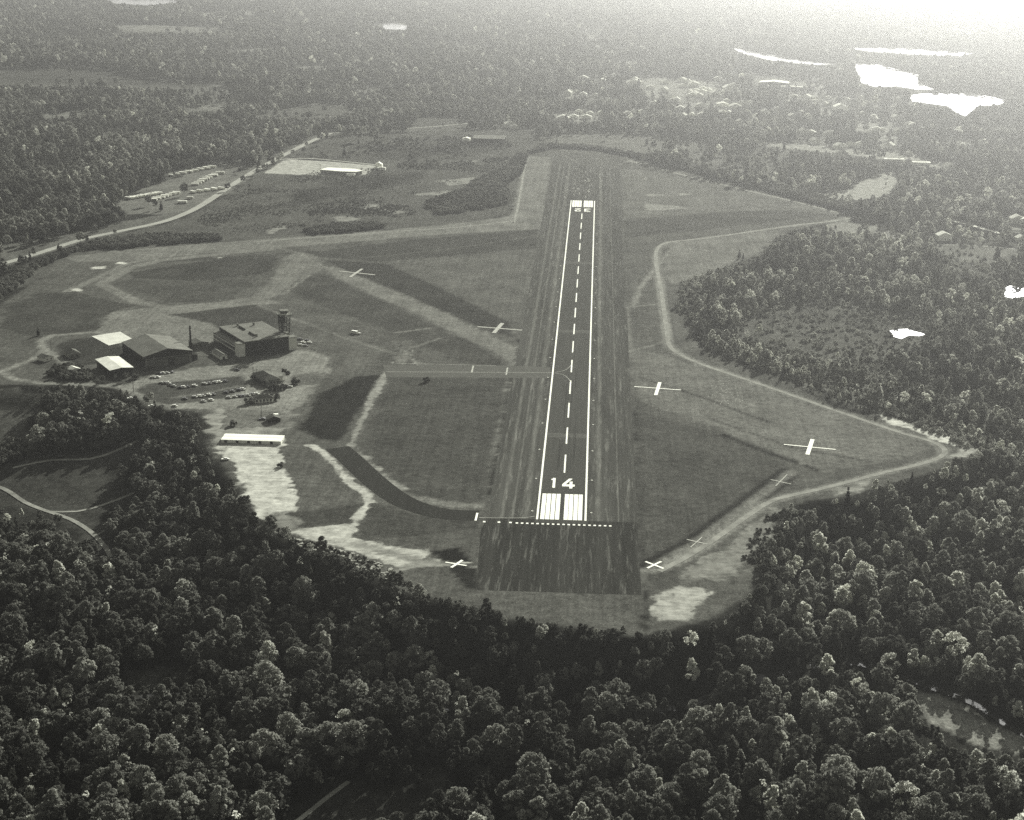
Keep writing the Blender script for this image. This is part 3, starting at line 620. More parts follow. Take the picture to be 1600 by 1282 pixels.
# ------------------------------------------------------------------ trees
def trunk_mb(H, r, seed, limbs=4, top=0.75):
    q = MB(); rr = random.Random(seed)
    q.rod((0, 0, -0.6), (0.1, 0.05, H * 0.4), r, r * 0.7); q.rod((0.1, 0.05, H * 0.4), (0, 0.2, H * top), r * 0.7, r * 0.25)
    for i in range(limbs):
        a = i * 6.283 / limbs + rr.random(); z = H * (0.35 + 0.25 * rr.random()); L = H * 0.22
        q.rod((0.05, 0.05, z), (math.cos(a) * L, math.sin(a) * L, z + L * 0.8), r * 0.4, r * 0.12, 5)
    return q
def crown_mb(H, R, seed, kind):
    rr = np.random.default_rng(seed); q = MB(); lob = []
    if kind == 'con':
        zs = np.linspace(0.12, 1.0, 9)
        for z in zs:
            rad = R * (1.05 - z) + 0.25; n = max(3, int(rad * 3.2))
            for i in range(n):
                a = rr.random() * 6.28; f = 0.55 + 0.45 * rr.random()
                lob.append((math.cos(a) * rad * f * 0.8, math.sin(a) * rad * f * 0.8, z * H, 0.35 + rad * 0.30))
    else:
        zc, hz = (H * 0.62, H * 0.36) if kind != 'bush' else (H * 0.5, H * 0.5)
        n = {'bare': 9, 'round': 26, 'tall': 26, 'spread': 32, 'open': 20, 'bush': 9}[kind]
        for i in range(n):
            u = rr.random() * 1.75 - 0.75; a = i * 2.39996 + rr.random() * 0.8; s = math.sqrt(max(0, 1 - u * u))
            f = 0.72 + 0.2 * rr.random()
            if kind != 'bush':
                if u > 0.2: f *= 1.0 + 0.28 * (rr.random() - 0.35)
                if kind in ('tall', 'open', 'bare'): s *= 1.0 - 0.35 * max(0.0, u)
                f = f * (0.85 + 0.25 * rr.random())
            lob.append((math.cos(a) * R * s * f, math.sin(a) * R * s * f, zc + u * hz * f, R * ((0.20 + 0.17 * rr.random()) if kind != 'bush' else (0.30 + 0.2 * rr.random()))))
    C = np.array(lob)
    size = {'con': 0.75, 'bush': 0.45}.get(kind, 0.62)
    per = {'con': 13, 'bush': 50, 'open': 24, 'bare': 7}.get(kind, 36)
    vs, fs = [], []
    for (x, y, z, r) in lob:
        n = per
        d = rr.normal(size=(n, 3)); d /= np.linalg.norm(d, axis=1)[:, None]; d[:, 2] = np.where(d[:, 2] < -0.55, -d[:, 2], d[:, 2])
        P = np.array([x, y, z]) + d * r * (0.75 + 0.55 * rr.random((n, 1))) * np.array([1, 1, 0.85])
        dist = np.sqrt(((P[:, None, :] - C[None, :, :3]) ** 2).sum(-1)) / C[None, :, 3]
        keep = dist.min(1) > 0.66
        for p, dd in zip(P[keep], d[keep]):
            nn = dd + rr.normal(size=3) * 0.38; nn /= np.linalg.norm(nn)
            t = np.cross(nn, rr.normal(size=3)); t /= np.linalg.norm(t) + 1e-9; s2 = np.cross(nn, t)
            k = size * (0.6 + 0.7 * rr.random()); k2 = k * (0.55 + 0.4 * rr.random())
            o = len(vs); vs += [p - t * k, p + s2 * k2, p + t * k * 0.9, p - s2 * k2 * 0.9]; fs.append((o, o + 1, o + 2, o + 3))
    q.add(vs, fs)
    # dark inner mass so that crowns are not see-through in the middle
    for (x, y, z, r) in lob:
        if kind in ('open', 'bare'): break
        r *= 0.70
        ph = [(0, 0, 1), (0.9, 0, 0.35), (0.28, 0.85, 0.35), (-0.72, 0.53, 0.35), (-0.72, -0.53, 0.35), (0.28, -0.85, 0.35), (0.6, 0.4, -0.6), (-0.6, 0.4, -0.6), (0, -0.75, -0.6)]
        q.add([(x + a * r, y + b_ * r, z + c * r) for a, b_, c in ph],
              [(0, 1, 2), (0, 2, 3), (0, 3, 4), (0, 4, 5), (0, 5, 1), (1, 6, 2), (2, 7, 3), (3, 7, 4), (4, 8, 5), (5, 8, 1), (2, 6, 7), (4, 7, 8), (1, 8, 6), (6, 8, 7)])
    return q
# name, H, R, kind, leaf material, label words
VAR = [('broadleaf_tree', 13, 4.0, 'round', 'leaf_dark', 'dark rounded broadleaf tree'), ('broadleaf_tree', 16, 3.5, 'tall', 'leaf_dark', 'tall dark broadleaf tree'),
       ('broadleaf_tree', 15, 5.0, 'spread', 'leaf_mid', 'broad spreading grey leaved tree'), ('broadleaf_tree', 13, 3.6, 'round', 'leaf_mid', 'rounded grey leaved tree'),
       ('broadleaf_tree', 15, 3.1, 'tall', 'leaf_pale', 'slender pale autumn tree'), ('broadleaf_tree', 14, 4.2, 'open', 'leaf_pale', 'pale open crowned autumn tree'),
       ('conifer_tree', 15, 3.2, 'con', 'leaf_con', 'dark pointed conifer'), ('shrub', 3.2, 2.2, 'bush', 'leaf_shrub', 'dark rounded shrub'),
       ('broadleaf_tree', 17, 2.9, 'tall', 'leaf_mid', 'tall narrow grey leaved tree'), ('broadleaf_tree', 11, 4.8, 'spread', 'leaf_dark', 'low wide dark tree'),
       ('broadleaf_tree', 13, 2.4, 'tall', 'leaf_pale', 'thin pale birch like tree'), ('bare_tree', 13, 2.8, 'bare', 'leaf_pale', 'almost leafless pale tree'),
       ('shrub', 3.4, 2.3, 'bush', 'leaf_brush', 'pale dry shrub')]
CROWN, TRUNK = [], []
proto = bpy.data.collections.new('tree_kinds')
for i, (nm, H, R, kd, lm, lb) in enumerate(VAR):
    c = crown_mb(H, R, 100 + i, kd); t = trunk_mb(H, 0.22 if kd != 'bush' else 0.08, i, 0 if kd == 'con' else 12 if kd == 'bare' else 4)
    CROWN.append(c.mesh(nm + '_crown', M[lm])); TRUNK.append(t.mesh(nm + '_trunk', M['bark']))
    c.add(t.v, t.f, 1); po = bpy.data.objects.new('kind_%02d' % i, c.mesh(nm + '_whole', [M[lm], M['bark']])); proto.objects.link(po)
def tree(i, x, y, s, rz, label, group, sz=None, name=None, cat=None):
    r = empty(name or VAR[i][0], (x, y, h1(x, y)), rz, label, cat or ('shrub' if VAR[i][0] == 'shrub' else 'tree'), group)
    r.scale = (s, s, sz or s)
    link('crown', CROWN[i], r); link('trunk', TRUNK[i], r); return r

# where the woods stand
town = [(900, 178), (915, 181), (890, 186), (935, 180), (870, 190), (880, 150), (905, 152), (925, 151), (955, 122), (985, 128), (1010, 140), (1035, 132), (1058, 128), (1046, 158), (1052, 160), (1072, 152), (1078, 150), (1090, 146), (1100, 144), (1112, 150), (980, 158), (960, 165), (1075, 182), (1090, 184), (1060, 184), (1140, 172), (1165, 165), (1250, 156), (1270, 158), (1290, 155), (1320, 158), (1340, 156), (1285, 165), (1245, 178), (1345, 180), (1360, 186), (1395, 190), (1375, 206), (1362, 205), (1415, 196), (1390, 172), (1290, 212), (1270, 226), (1310, 232), (1580, 350), (1592, 352), (790, 200), (798, 202), (1500, 230), (1530, 225), (1560, 226), (1480, 268)]
tr = random.Random(4)
for (xa, xb, ya, yb, n_) in ((880, 1010, 118, 192, 16), (1010, 1140, 124, 190, 26), (1140, 1430, 152, 214, 26), (1300, 1420, 228, 262, 8)):
    town += [(tr.uniform(xa, xb), tr.uniform(ya, yb)) for _ in range(n_ * 3 // 4)]
SPOTS = [(x_ + 3, y_ - 2, 8) for x_, y_ in town] + [(1476, 370, 15), (1535, 416, 11), (1205, 132, 30), (1138, 140, 12), (1312, 170, 12), (1126, 164, 12), (1392, 250, 14), (1435, 255, 14), (1358, 237, 10), (728, 220, 12), (760, 220, 30), (1596, 374, 9), (1500, 350, 12), (1530, 357, 14), (1552, 362, 10)]
def lattice(spacing, cond):
    out = []
    ys = np.arange(-430, 8200, spacing); 
    for y in ys:
        half = 0.335 * (y + 938) + 90
        xs = np.arange(-half - 0.05 * (y + 938), half, spacing)
        out.append(np.column_stack([xs, np.full(len(xs), y)]))
    P = np.concatenate(out); P = P + RNG.uniform(-0.48, 0.48, P.shape) * spacing
    return P[cond(P)]
P = np.concatenate([lattice(7.0, lambda p: p[:, 1] < 120), lattice(5.9, lambda p: (p[:, 1] >= 120) & (p[:, 1] < 700)), lattice(7.6, lambda p: (p[:, 1] >= 700) & (p[:, 1] < 2200)), lattice(11.5, lambda p: p[:, 1] >= 2200)])
dens = 0.45 * vnoise(P[:, 0], P[:, 1], 55, 21) + 0.45 * vnoise(P[:, 0], P[:, 1], 170, 22)
keep = (sdf(P[:, 0], P[:, 1], FIELD) > 3 + 4 * RNG.random(len(P))) & (dens > -0.62) & ~((P[:, 1] > 1300) & (vnoise(P[:, 0], P[:, 1] * 0.8, 210, 91) + 0.5 * vnoise(P[:, 0], P[:, 1], 60, 92) > 0.52) & (RNG.random(len(P)) < 0.8)) & ~((P[:, 0] > 100) & (P[:, 1] > 180) & (P[:, 1] < 1000) & (vnoise(P[:, 0], P[:, 1], 19, 55) < -0.42))
u = RNG.random(len(P))
for poly, fr in CLEAR:
    keep &= ~(inside(P[:, 0], P[:, 1], poly) & (u > fr))
for wp in WATER: keep &= ~(sdf(P[:, 0], P[:, 1], wp) < 3)
keep &= seg_dist(P[:, 0], P[:, 1], CREEK_W, False) > 3.2
for pts, wd in (([(-80, 432), (5, 412), (60, 396), (130, 374), (190, 361), (250, 348), (285, 336), (315, 321), (350, 298), (390, 272), (430, 250), (470, 229), (518, 208)], 11),
                ([(518, 208), (560, 206), (620, 202), (680, 198), (730, 193), (800, 186), (870, 180)], 10), ([(440, 1300), (470, 1280), (510, 1248), (545, 1222)], 6),
                ([(-40, 752), (5, 764), (40, 786), (75, 800), (110, 812), (140, 830), (158, 848), (170, 864)], 7)):
    keep &= seg_dist(P[:, 0], P[:, 1], np.array([at(*p)[:2] for p in pts]), False) > wd
P = P[keep]
hp = height(P[:, 0], P[:, 1])
sp = vnoise(P[:, 0], P[:, 1], 90, 31) + 0.8 * vnoise(P[:, 0], P[:, 1], 33, 32)
r1 = RNG.random(len(P))
RW = (P[:, 0] > 90) & (P[:, 1] > 150) & (P[:, 1] < 1300)  # right wood paler: autumn brush, plus haze and flare brightness put into leaf tones
dk = np.where((P[:, 0] < 0) & (P[:, 1] < 700), 0.74, np.where(RW, 0.16, np.where(P[:, 1] > 800, 0.34, 0.50)))
idx = np.where(r1 < dk * 0.55, 0, np.where(r1 < dk, 1, np.where(r1 < dk + (1 - dk) * 0.45, 2, 3)))
idx = np.where((RNG.random(len(P)) < np.where(RW, 0.42, np.where(P[:, 1] > 900, 0.10, 0.07 + 0.24 * (P[:, 0] > 60) * (0.5 + smooth(-250, 100, P[:, 1])))) + 0.15 * (sp > 0.5)), RNG.integers(4, 6, len(P)), idx)
idx = np.where((RNG.random(len(P)) < 0.07 + 0.25 * (sp < -0.7)), 6, idx)
v4 = RNG.random(len(P)); pick = RNG.random(len(P))
idx = np.where((pick < 0.30) & np.isin(idx, (2, 3)), 8, idx); idx = np.where((pick < 0.22) & np.isin(idx, (0, 1)), 9, idx); idx = np.where((pick < 0.5) & np.isin(idx, (4, 5)), 10, idx)
idx = np.where((v4 < 0.035) & (P[:, 1] < 700), 11, idx)
scl = (0.60 + 1.0 * RNG.random(len(P)) ** 2) * np.where(P[:, 1] > 2200, 1.2, np.where(P[:, 1] > 700, 0.85, np.where(P[:, 1] > 120, np.where(P[:, 0] > 0, 0.50 + 0.28 * RNG.random(len(P)), 0.8), 0.95)))
bank = sdf(P[:, 0], P[:, 1], FIELD)
scl *= np.where((bank < 26) & (P[:, 1] < 330), 0.62, 1.0)
drop = np.zeros(len(P), bool); u2 = RNG.random(len(P))
tall = scl * 14.0
for hf in (0.3, 0.5, 0.65, 0.8, 0.95):
    qx, qy, _ = project(np.column_stack([P, hp + tall * hf]))
    for wp in LAKE_PX: drop |= inside(qx, qy, wp)
    drop |= (seg_dist(qx, qy, np.array(CREEK, float), False) < np.where(qx > 1420, 8, 1.2)) & (P[:, 1] < 0) & (qx > 700)
    for pp, fr in CLEAR_PX: drop |= inside(qx, qy, pp) & (u2 > fr)
    if hf > 0.7: drop |= inside(qx, qy, FIELD_PX) & (P[:, 1] > 150)
    for hx, hy, hr in SPOTS: drop |= (np.abs(qx - hx) < hr) & (qy > hy - 0.6 * hr) & (qy < hy + 1)
P, hp, idx, scl, tall = P[~drop], hp[~drop], idx[~drop], scl[~drop], tall[~drop]
bank = bank[~drop]; rot = RNG.random(len(P)) * 6.28
px, py, dep = project(np.column_stack([P, hp + 8]))
vis = (px > -25) & (px < 1625) & (py < 1310) & (py > -30)
# the nearest trees one by one
order = np.argsort(np.where(vis, dep, 1e9))
NEAR = order[:262]
gname = 'trees of the wood nearest the camera'
for k in NEAR:
    i = int(idx[k])
    tree(i, P[k, 0], P[k, 1], float(scl[k]), float(rot[k]), VAR[i][5] + ' in the wood nearest the camera', gname)
rest = np.ones(len(P), bool); rest[NEAR] = False
rest &= (px > -260) & (px < 1860) & (py < 1500)
def stuff_points(name, P3, idx, scl, rot):
    me = bpy.data.meshes.new(name); me.vertices.add(len(P3)); me.vertices.foreach_set('co', P3.ravel())
    for an, tp, va in (('kind_index', 'INT', idx.astype(np.int32)), ('size', 'FLOAT', scl.astype(np.float32)), ('turn', 'FLOAT', rot.astype(np.float32))):
        me.attributes.new(an, tp, 'POINT').data.foreach_set('value', va)
    o = link(name, me); g = bpy.data.node_groups.new(name + '_plants', 'GeometryNodeTree')
    g.interface.new_socket('Geometry', in_out='INPUT', socket_type='NodeSocketGeometry'); g.interface.new_socket('Geometry', in_out='OUTPUT', socket_type='NodeSocketGeometry')
    gi = g.nodes.new('NodeGroupInput'); go = g.nodes.new('NodeGroupOutput'); ip = g.nodes.new('GeometryNodeInstanceOnPoints')
    ci = g.nodes.new('GeometryNodeCollectionInfo'); ci.inputs['Collection'].default_value = proto; ci.inputs['Separate Children'].default_value = True; ci.inputs['Reset Children'].default_value = True
    ip.inputs['Pick Instance'].default_value = True
    def attr(nm, tp):
        a = g.nodes.new('GeometryNodeInputNamedAttribute'); a.data_type = tp; a.inputs['Name'].default_value = nm; return a.outputs['Attribute']
    cv = g.nodes.new('ShaderNodeCombineXYZ'); g.links.new(attr('turn', 'FLOAT'), cv.inputs[2])
    er = g.nodes.new('FunctionNodeEulerToRotation'); g.links.new(cv.outputs[0], er.inputs[0])
    g.links.new(gi.outputs[0], ip.inputs['Points']); g.links.new(ci.outputs[0], ip.inputs['Instance'])
    g.links.new(attr('kind_index', 'INT'), ip.inputs['Instance Index']); g.links.new(er.outputs[0], ip.inputs['Rotation'])
    g.links.new(attr('size', 'FLOAT'), ip.inputs['Scale']); g.links.new(ip.outputs[0], go.inputs[0])
    md = o.modifiers.new('plants', 'NODES'); md.node_group = g
    return o
f = stuff_points('forest', np.column_stack([P, hp])[rest], idx[rest], scl[rest], rot[rest])
tag(f, 'mixed woodland stretching round the airfield and away to the hazy distance', 'forest', kind='stuff')
print('FOREST', int(rest.sum()), 'NEAR', len(NEAR))
# hedges, scrub and undergrowth
S = []
def scrub(poly_px, spacing, smin, smax, dens=1.0, cut=0.12, kind=7):
    w_ = np.array([at(*p)[:2] for p in poly_px]); lo = w_.min(0); hi = w_.max(0)
    n = int((hi[0] - lo[0]) * (hi[1] - lo[1]) / spacing ** 2 * dens)
    q = RNG.uniform(lo, hi, (n, 2)); q = q[inside(q[:, 0], q[:, 1], w_)]
    cl = 0.5 * vnoise(q[:, 0], q[:, 1], 60, 77) + 0.45 * vnoise(q[:, 0], q[:, 1] * 0.5, 17, 79) + 0.12 * RNG.normal(size=len(q))
    for (x, y), c in zip(q, cl):
        if dens >= 1 or c > cut: S.append((x, y, RNG.uniform(smin, smax), kind))
scrub([(-60, 472), (20, 432), (92, 398), (160, 376), (240, 368), (330, 369), (346, 376), (200, 388), (120, 393), (62, 420), (10, 462), (-60, 520)], 4.0, 0.7, 1.7)
scrub([(470, 362), (520, 352), (590, 350), (612, 355), (560, 362), (490, 367)], 3.6, 0.8, 1.6)
scrub([(660, 320), (720, 300), (770, 278), (790, 285), (792, 320), (740, 330), (690, 338)], 6, 0.7, 1.8)
scrub([(735, 290), (790, 262), (815, 240), (822, 246), (812, 276), (780, 298)], 4.5, 1.0, 2.0)
scrub([(820, 243), (866, 232), (930, 235), (990, 247), (1090, 272), (1180, 295), (1280, 320), (1345, 338), (1360, 332), (1280, 308), (1180, 285), (1080, 262), (985, 240), (920, 230), (850, 228)], 4.0, 0.8, 1.8)
scrub([(640, 300), (700, 310), (670, 345), (580, 350), (480, 355), (430, 350), (520, 320)], 4, 0.2, 0.6, 0.95, 0.1)
scrub([(300, 340), (420, 270), (620, 262), (790, 250), (800, 330), (620, 350), (350, 372)], 3.0, 0.12, 0.40, 0.9, 0.22)
scrub([(420, 245), (480, 232), (640, 215), (800, 212), (800, 250), (640, 268), (600, 255), (520, 247)], 6, 0.25, 1.1, 0.9)
scrub([(1150, 525), (1215, 482), (1310, 466), (1462, 498), (1440, 530), (1300, 560)], 1.7, 0.14, 0.34, 0.95, 0.0, 12)
scrub([(440, 840), (485, 848), (560, 868), (600, 892), (640, 912), (620, 918), (580, 900), (520, 880), (450, 850)], 3.5, 0.3, 0.7)
scrub([(640, 925), (760, 958), (850, 975), (1000, 994), (1000, 1000), (850, 990), (740, 972), (620, 935)], 4, 0.4, 1.0)
scrub([(1160, 870), (1200, 810), (1250, 792), (1270, 800), (1220, 850), (1190, 900)], 5, 0.4, 1.0)
scrub([(1062, 442), (1180, 404), (1240, 360), (1420, 372), (1640, 430), (1640, 780), (1540, 712), (1380, 645), (1240, 598), (1105, 545), (1056, 484)], 5.0, 0.3, 1.0, 1.0, 0.12, 12)
scrub([(85, 575), (120, 570), (140, 585), (150, 596), (90, 594), (70, 585)], 3.2, 0.6, 1.4)
scrub([(1300, 318), (1400, 318), (1480, 340), (1420, 368), (1330, 345)], 6, 0.7, 1.8)
scrub([(-40, 700), (20, 690), (70, 700), (60, 712), (-40, 735)], 4, 0.6, 1.5)
S = np.array(S); hS = height(S[:, 0], S[:, 1]); ok = np.ones(len(S), bool)
for hf in (0.0, 0.5, 1.0):
    qx, qy, _ = project(np.column_stack([S[:, 0], S[:, 1], hS + 3.2 * S[:, 2] * hf]))
    for wp in LAKE_PX: ok &= ~inside(qx, qy, wp)
u3 = RNG.random(len(S))
for poly, fr in CLEAR: ok &= ~((S[:, 3] == 12) & inside(S[:, 0], S[:, 1], poly) & (u3 > fr + 0.15))
S = S[ok]
f = stuff_points('scrub', np.column_stack([S[:, 0], S[:, 1], height(S[:, 0], S[:, 1])]), S[:, 3].astype(int), S[:, 2], RNG.random(len(S)) * 6.28)
tag(f, 'dark hedges and scrub along the edges of the field', 'scrub', kind='stuff')
# single trees and bushes one can tell apart
ONES = [(6, 538, 245, 1.0, 'lone pointed conifer above the roadside car park'), (6, 252, 330, 0.8, 'tall dark conifer at the left of the mobile home park'),
        (0, 232, 322, 1.0, 'dark round tree left of the mobile home rows'), (1, 243, 328, 0.8, 'dark tree in front of the mobile home rows'),
        (0, 288, 306, 1.25, 'big dark tree standing between the mobile home rows'), (0, 356, 299, 0.8, 'small dark tree on the road verge by the homes'),
        (3, 380, 288, 0.9, 'dark tree between road and mobile homes'), (0, 375, 272, 0.7, 'dark tree beside the last white home'),
        (6, 1155, 404, 0.6, 'small conifer on the rough grass beside the right wood'), (6, 1161, 406, 0.45, 'tiny conifer right of a small conifer on rough grass'),
        (2, 560, 222, 1.5, 'first large round tree by the side road'), (2, 585, 224, 1.6, 'second large round tree by the side road'), (0, 606, 212, 1.3, 'dark round tree at the right end of the roadside group'),
        (0, 500, 222, 0.9, 'dark tree at the bend of the main road'), (0, 475, 240, 0.7, 'dark tree above the roadside car park entrance'),
        (7, 400, 594, 1.5, 'dark shrub at the west end of the terminal house'), (7, 407, 598, 1.5, 'dark shrub on the west side of the terminal house'), (7, 414, 604, 1.4, 'dark shrub at the front corner of the terminal house'),
        (7, 424, 609, 1.6, 'large dark shrub in front of the terminal house'), (7, 434, 610, 1.6, 'wide dark shrub in front of the terminal house'), (7, 443, 608, 1.2, 'small shrub in front of the terminal house'),
        (0, 450, 592, 0.5, 'dark tree at the east end of the terminal house'), (0, 444, 587, 0.45, 'dark tree behind the terminal house'), (7, 462, 600, 1.5, 'low dark bush on gravel east of the terminal house'),
        (7, 390, 631, 1.5, 'dark bush at the left end of the cottage'), (7, 430, 625, 1.6, 'dark bush at the right end of the cottage'),
        (7, 365, 665, 1.2, 'dark bush beyond the long white sheds'), (7, 438, 730, 1.0, 'single dark bush on pale sand'), (7, 667, 597, 1.2, 'lone dark bush on the grass by the taxiway'),
        (6, 60, 525, 0.5, 'single dark conifer on the grass left of the loop road'), (0, 196, 596, 0.5, 'dark tree beside the pale roofed building'), (7, 212, 592, 1.3, 'shrub in front of the gabled hangar'),
        (3, 236, 627, 0.55, 'thin tree in the corner of the car park'), (0, 92, 588, 0.55, 'dark tree left of the pale roofed building'), (0, 118, 592, 0.5, 'dark tree by the lane below the pale roofed building'), (0, 160, 598, 0.45, 'dark tree by the lane in front of the pale roofed building')]
for i, x_, y_, s, lb in ONES:
    p = at(x_, y_); tree(i, p[0], p[1], s, random.random() * 6, lb, None)

# ------------------------------------------------------------------ buildings
def gable(b_w, b_r, W, L, eave, ridge, over=0.4):
    """walls into b_w, roof into b_r; W along x, L along y, ridge along y"""
    b_w.add([(0, 0, 0), (W, 0, 0), (W, 0, eave), (W / 2, 0, ridge - 0.05), (0, 0, eave), (0, L, 0), (W, L, 0), (W, L, eave), (W / 2, L, ridge - 0.05), (0, L, eave)],
            [(0, 1, 2, 3, 4), (9, 8, 7, 6, 5), (0, 4, 9, 5), (1, 6, 7, 2)])
    k = (ridge - eave) / (W / 2); e = eave - over * k; t = 0.25
    for s in (0, 1):
        x0 = -over if s == 0 else W + over
        b_r.add([(x0, -over, e), (W / 2, -over, ridge), (W / 2, L + over, ridge), (x0, L + over, e), (x0, -over, e + t), (W / 2, -over, ridge + t), (W / 2, L + over, ridge + t), (x0, L + over, e + t)],
                [(0, 1, 2, 3), (4, 5, 6, 7), (0, 1, 5, 4), (2, 3, 7, 6), (0, 3, 7, 4)])
def frame(pa, pb):
    a = at(*pa); c = at(*pb); return a, math.atan2(c[1] - a[1], c[0] - a[0]), float(np.hypot(*(c - a)[:2]))
# big flat-roofed hangar
a, rz, W = frame((372.5, 558.5), (464.0, 546.4)); L = 58.0
RZ = rz
hg = empty('hangar', a, rz, 'big flat roofed hangar with dark doors and a control tower behind', 'hangar')
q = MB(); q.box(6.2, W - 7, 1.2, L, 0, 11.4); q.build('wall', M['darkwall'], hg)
q = MB(); q.box(6.0, W - 6.5, 0.6, L + 0.3, 11.4, 12.2); q.build('roof', M['greyroof'], hg)
for x0, x1 in ((0, 6.2), (W - 7, W)): q = MB(); q.box(x0, x1, 0, 7, 0, 10.6); q.build('door_pylon', tone_mat('pylon wall', 0.52, 0.1, 0.4), hg)
for x0, x1 in ((-0.2, 6.4), (W - 7.2, W + 0.2)): q = MB(); q.box(x0, x1, -0.2, 7.2, 10.6, 11.2); q.build('pylon_cap', M['midwall'], hg)
n = 8; dw = (W - 13.4) / n
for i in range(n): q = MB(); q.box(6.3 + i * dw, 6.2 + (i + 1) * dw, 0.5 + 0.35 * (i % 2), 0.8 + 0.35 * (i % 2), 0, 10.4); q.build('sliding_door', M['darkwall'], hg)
q = MB(); q.box(0.3, 6.1, 7.2, L - 1, 0, 8.2); an = q.build('annex', tone_mat('annex wall', 0.06, 0.2, 0.4), hg)
q = MB(); q.box(-0.1, 6.0, 7.3, L - 0.8, 8.2, 8.6); q.build('annex_roof', M['midwall'], an)
for z in (1.4, 4.6): 
    q = MB(); q.box(0.05, 0.28, 8.5, L - 2.5, z, z + 1.7); q.build('window_band', M['glass'], an)
for z in (3.4, 7.0): q = MB(); q.box(-0.5, 0.28, 7.6, L - 1.4, z, z + 0.35); q.build('sunshade', tone_mat('concrete ledge', 0.65, 0.1, 0.4), an)
for (x0, y0, y1) in ((20, 14, 26), (20, 36, 49)): q = MB(); q.box(x0, x0 + 1.2, y0, y1, 12.2, 13.3); q.build('roof_monitor', tone_mat('monitor felt', 0.025, 0.1, 1), hg)
for (x_, y_) in ((20.5, 11), (20, 52), (33, 48)): q = MB(); q.box(x_, x_ + 1.4, y_, y_ + 1.4, 12.2, 14.6); q.build('roof_vent', M['midwall'], hg)
q = MB(); q.box(W - 6.6, W - 0.2, 7.3, 26, 0, 8.0); q.build('side_wing', M['midwall'], hg)
# control tower on a lattice mast, standing on the hangar's rear corner
cr, sr = math.cos(rz), math.sin(rz)
def hl(x_, y_, z_=0): return (a[0] + cr * x_ - sr * y_, a[1] + sr * x_ + cr * y_, a[2] + z_)
tw = empty('control_tower', hl(W - 3.9, 16.5, 8.0), rz, 'control tower with glazed cab on tall lattice legs beside the hangar', 'tower')
ts = tone_mat('tower steel', 0.035, 0.2, 1.0)
q = MB(); q.box(-3.3, 3.3, -3.3, 3.3, 0.02, 3.6); q.build('base_room', M['midwall'], tw)
for sx in (-1, 1):
    for sy in (-1, 1): q = MB(); q.rod((sx * 3.2, sy * 3.2, 3.6), (sx * 3.9, sy * 3.9, 19.0), 0.34); q.build('leg', ts, tw)
q = MB()
for z in (3.6, 7.4, 11.2, 15.0):
    k0, k1 = 3.2 + 0.0455 * (z - 3.6), 3.2 + 0.0455 * (z + 0.2)
    for (p0, p1) in (((-1, -1), (1, -1)), ((1, -1), (1, 1)), ((1, 1), (-1, 1)), ((-1, 1), (-1, -1))):
        for (A_, B_) in ((p0, p1), (p1, p0)): q.rod((A_[0] * k0, A_[1] * k0, z), (B_[0] * k1, B_[1] * k1, z + 3.8), 0.16, None, 4)
        q.rod((p0[0] * k1, p0[1] * k1, z + 3.7), (p1[0] * k1, p1[1] * k1, z + 3.7), 0.2, None, 4)
q.build('cross_bracing', ts, tw)
q = MB()
for k_, z in enumerate(np.arange(3.6, 18.0, 1.8)):
    q.box(-3.6, -0.2, -2.2, 2.2, z, z + 0.22)
    s_ = 1 if k_ % 2 else -1; q.rod((-1.9, -2.0 * s_, z), (-1.9, 2.0 * s_, z + 1.8), 0.55, None, 4)
q.build('stair', ts, tw)
q = MB(); q.box(-3.7, -0.3, -3.2, 3.2, 12.4, 18.9); q.build('stair_housing', ts, tw)
q = MB(); q.box(-5.0, 5.0, -5.0, 5.0, 19.0, 19.4); q.build('gallery', M['midwall'], tw)
q = MB()
for z in (19.9, 20.5):
    for (p0, p1) in (((-4.9, -4.9), (4.9, -4.9)), ((4.9, -4.9), (4.9, 4.9)), ((4.9, 4.9), (-4.9, 4.9)), ((-4.9, 4.9), (-4.9, -4.9))): q.rod((*p0, z), (*p1, z), 0.1, None, 4)
q.build('railing', M['palepost'], tw)
def frust(q, r0, r1, z0, z1, n=8):
    c = [(math.cos(6.2832 * (i + .5) / n), math.sin(6.2832 * (i + .5) / n)) for i in range(n)]
    q.add([(x * r0, y * r0, z0) for x, y in c] + [(x * r1, y * r1, z1) for x, y in c], [(i, (i + 1) % n, n + (i + 1) % n, n + i) for i in range(n)] + [tuple(range(n, 2 * n)), tuple(range(n - 1, -1, -1))])
q = MB(); frust(q, 3.5, 3.5, 19.4, 20.3); cb = q.build('cab', M['palewall'], tw)
q = MB(); frust(q, 3.5, 3.9, 20.31, 22.3); q.build('cab_window', M['glass'], cb)
q = MB(); frust(q, 4.3, 3.9, 22.31, 22.9); q.build('cab_roof', M['midwall'], cb)
q = MB(); q.rod((0, 0, 22.9), (0, 0, 25), 0.12); q.build('aerial', ts, tw)
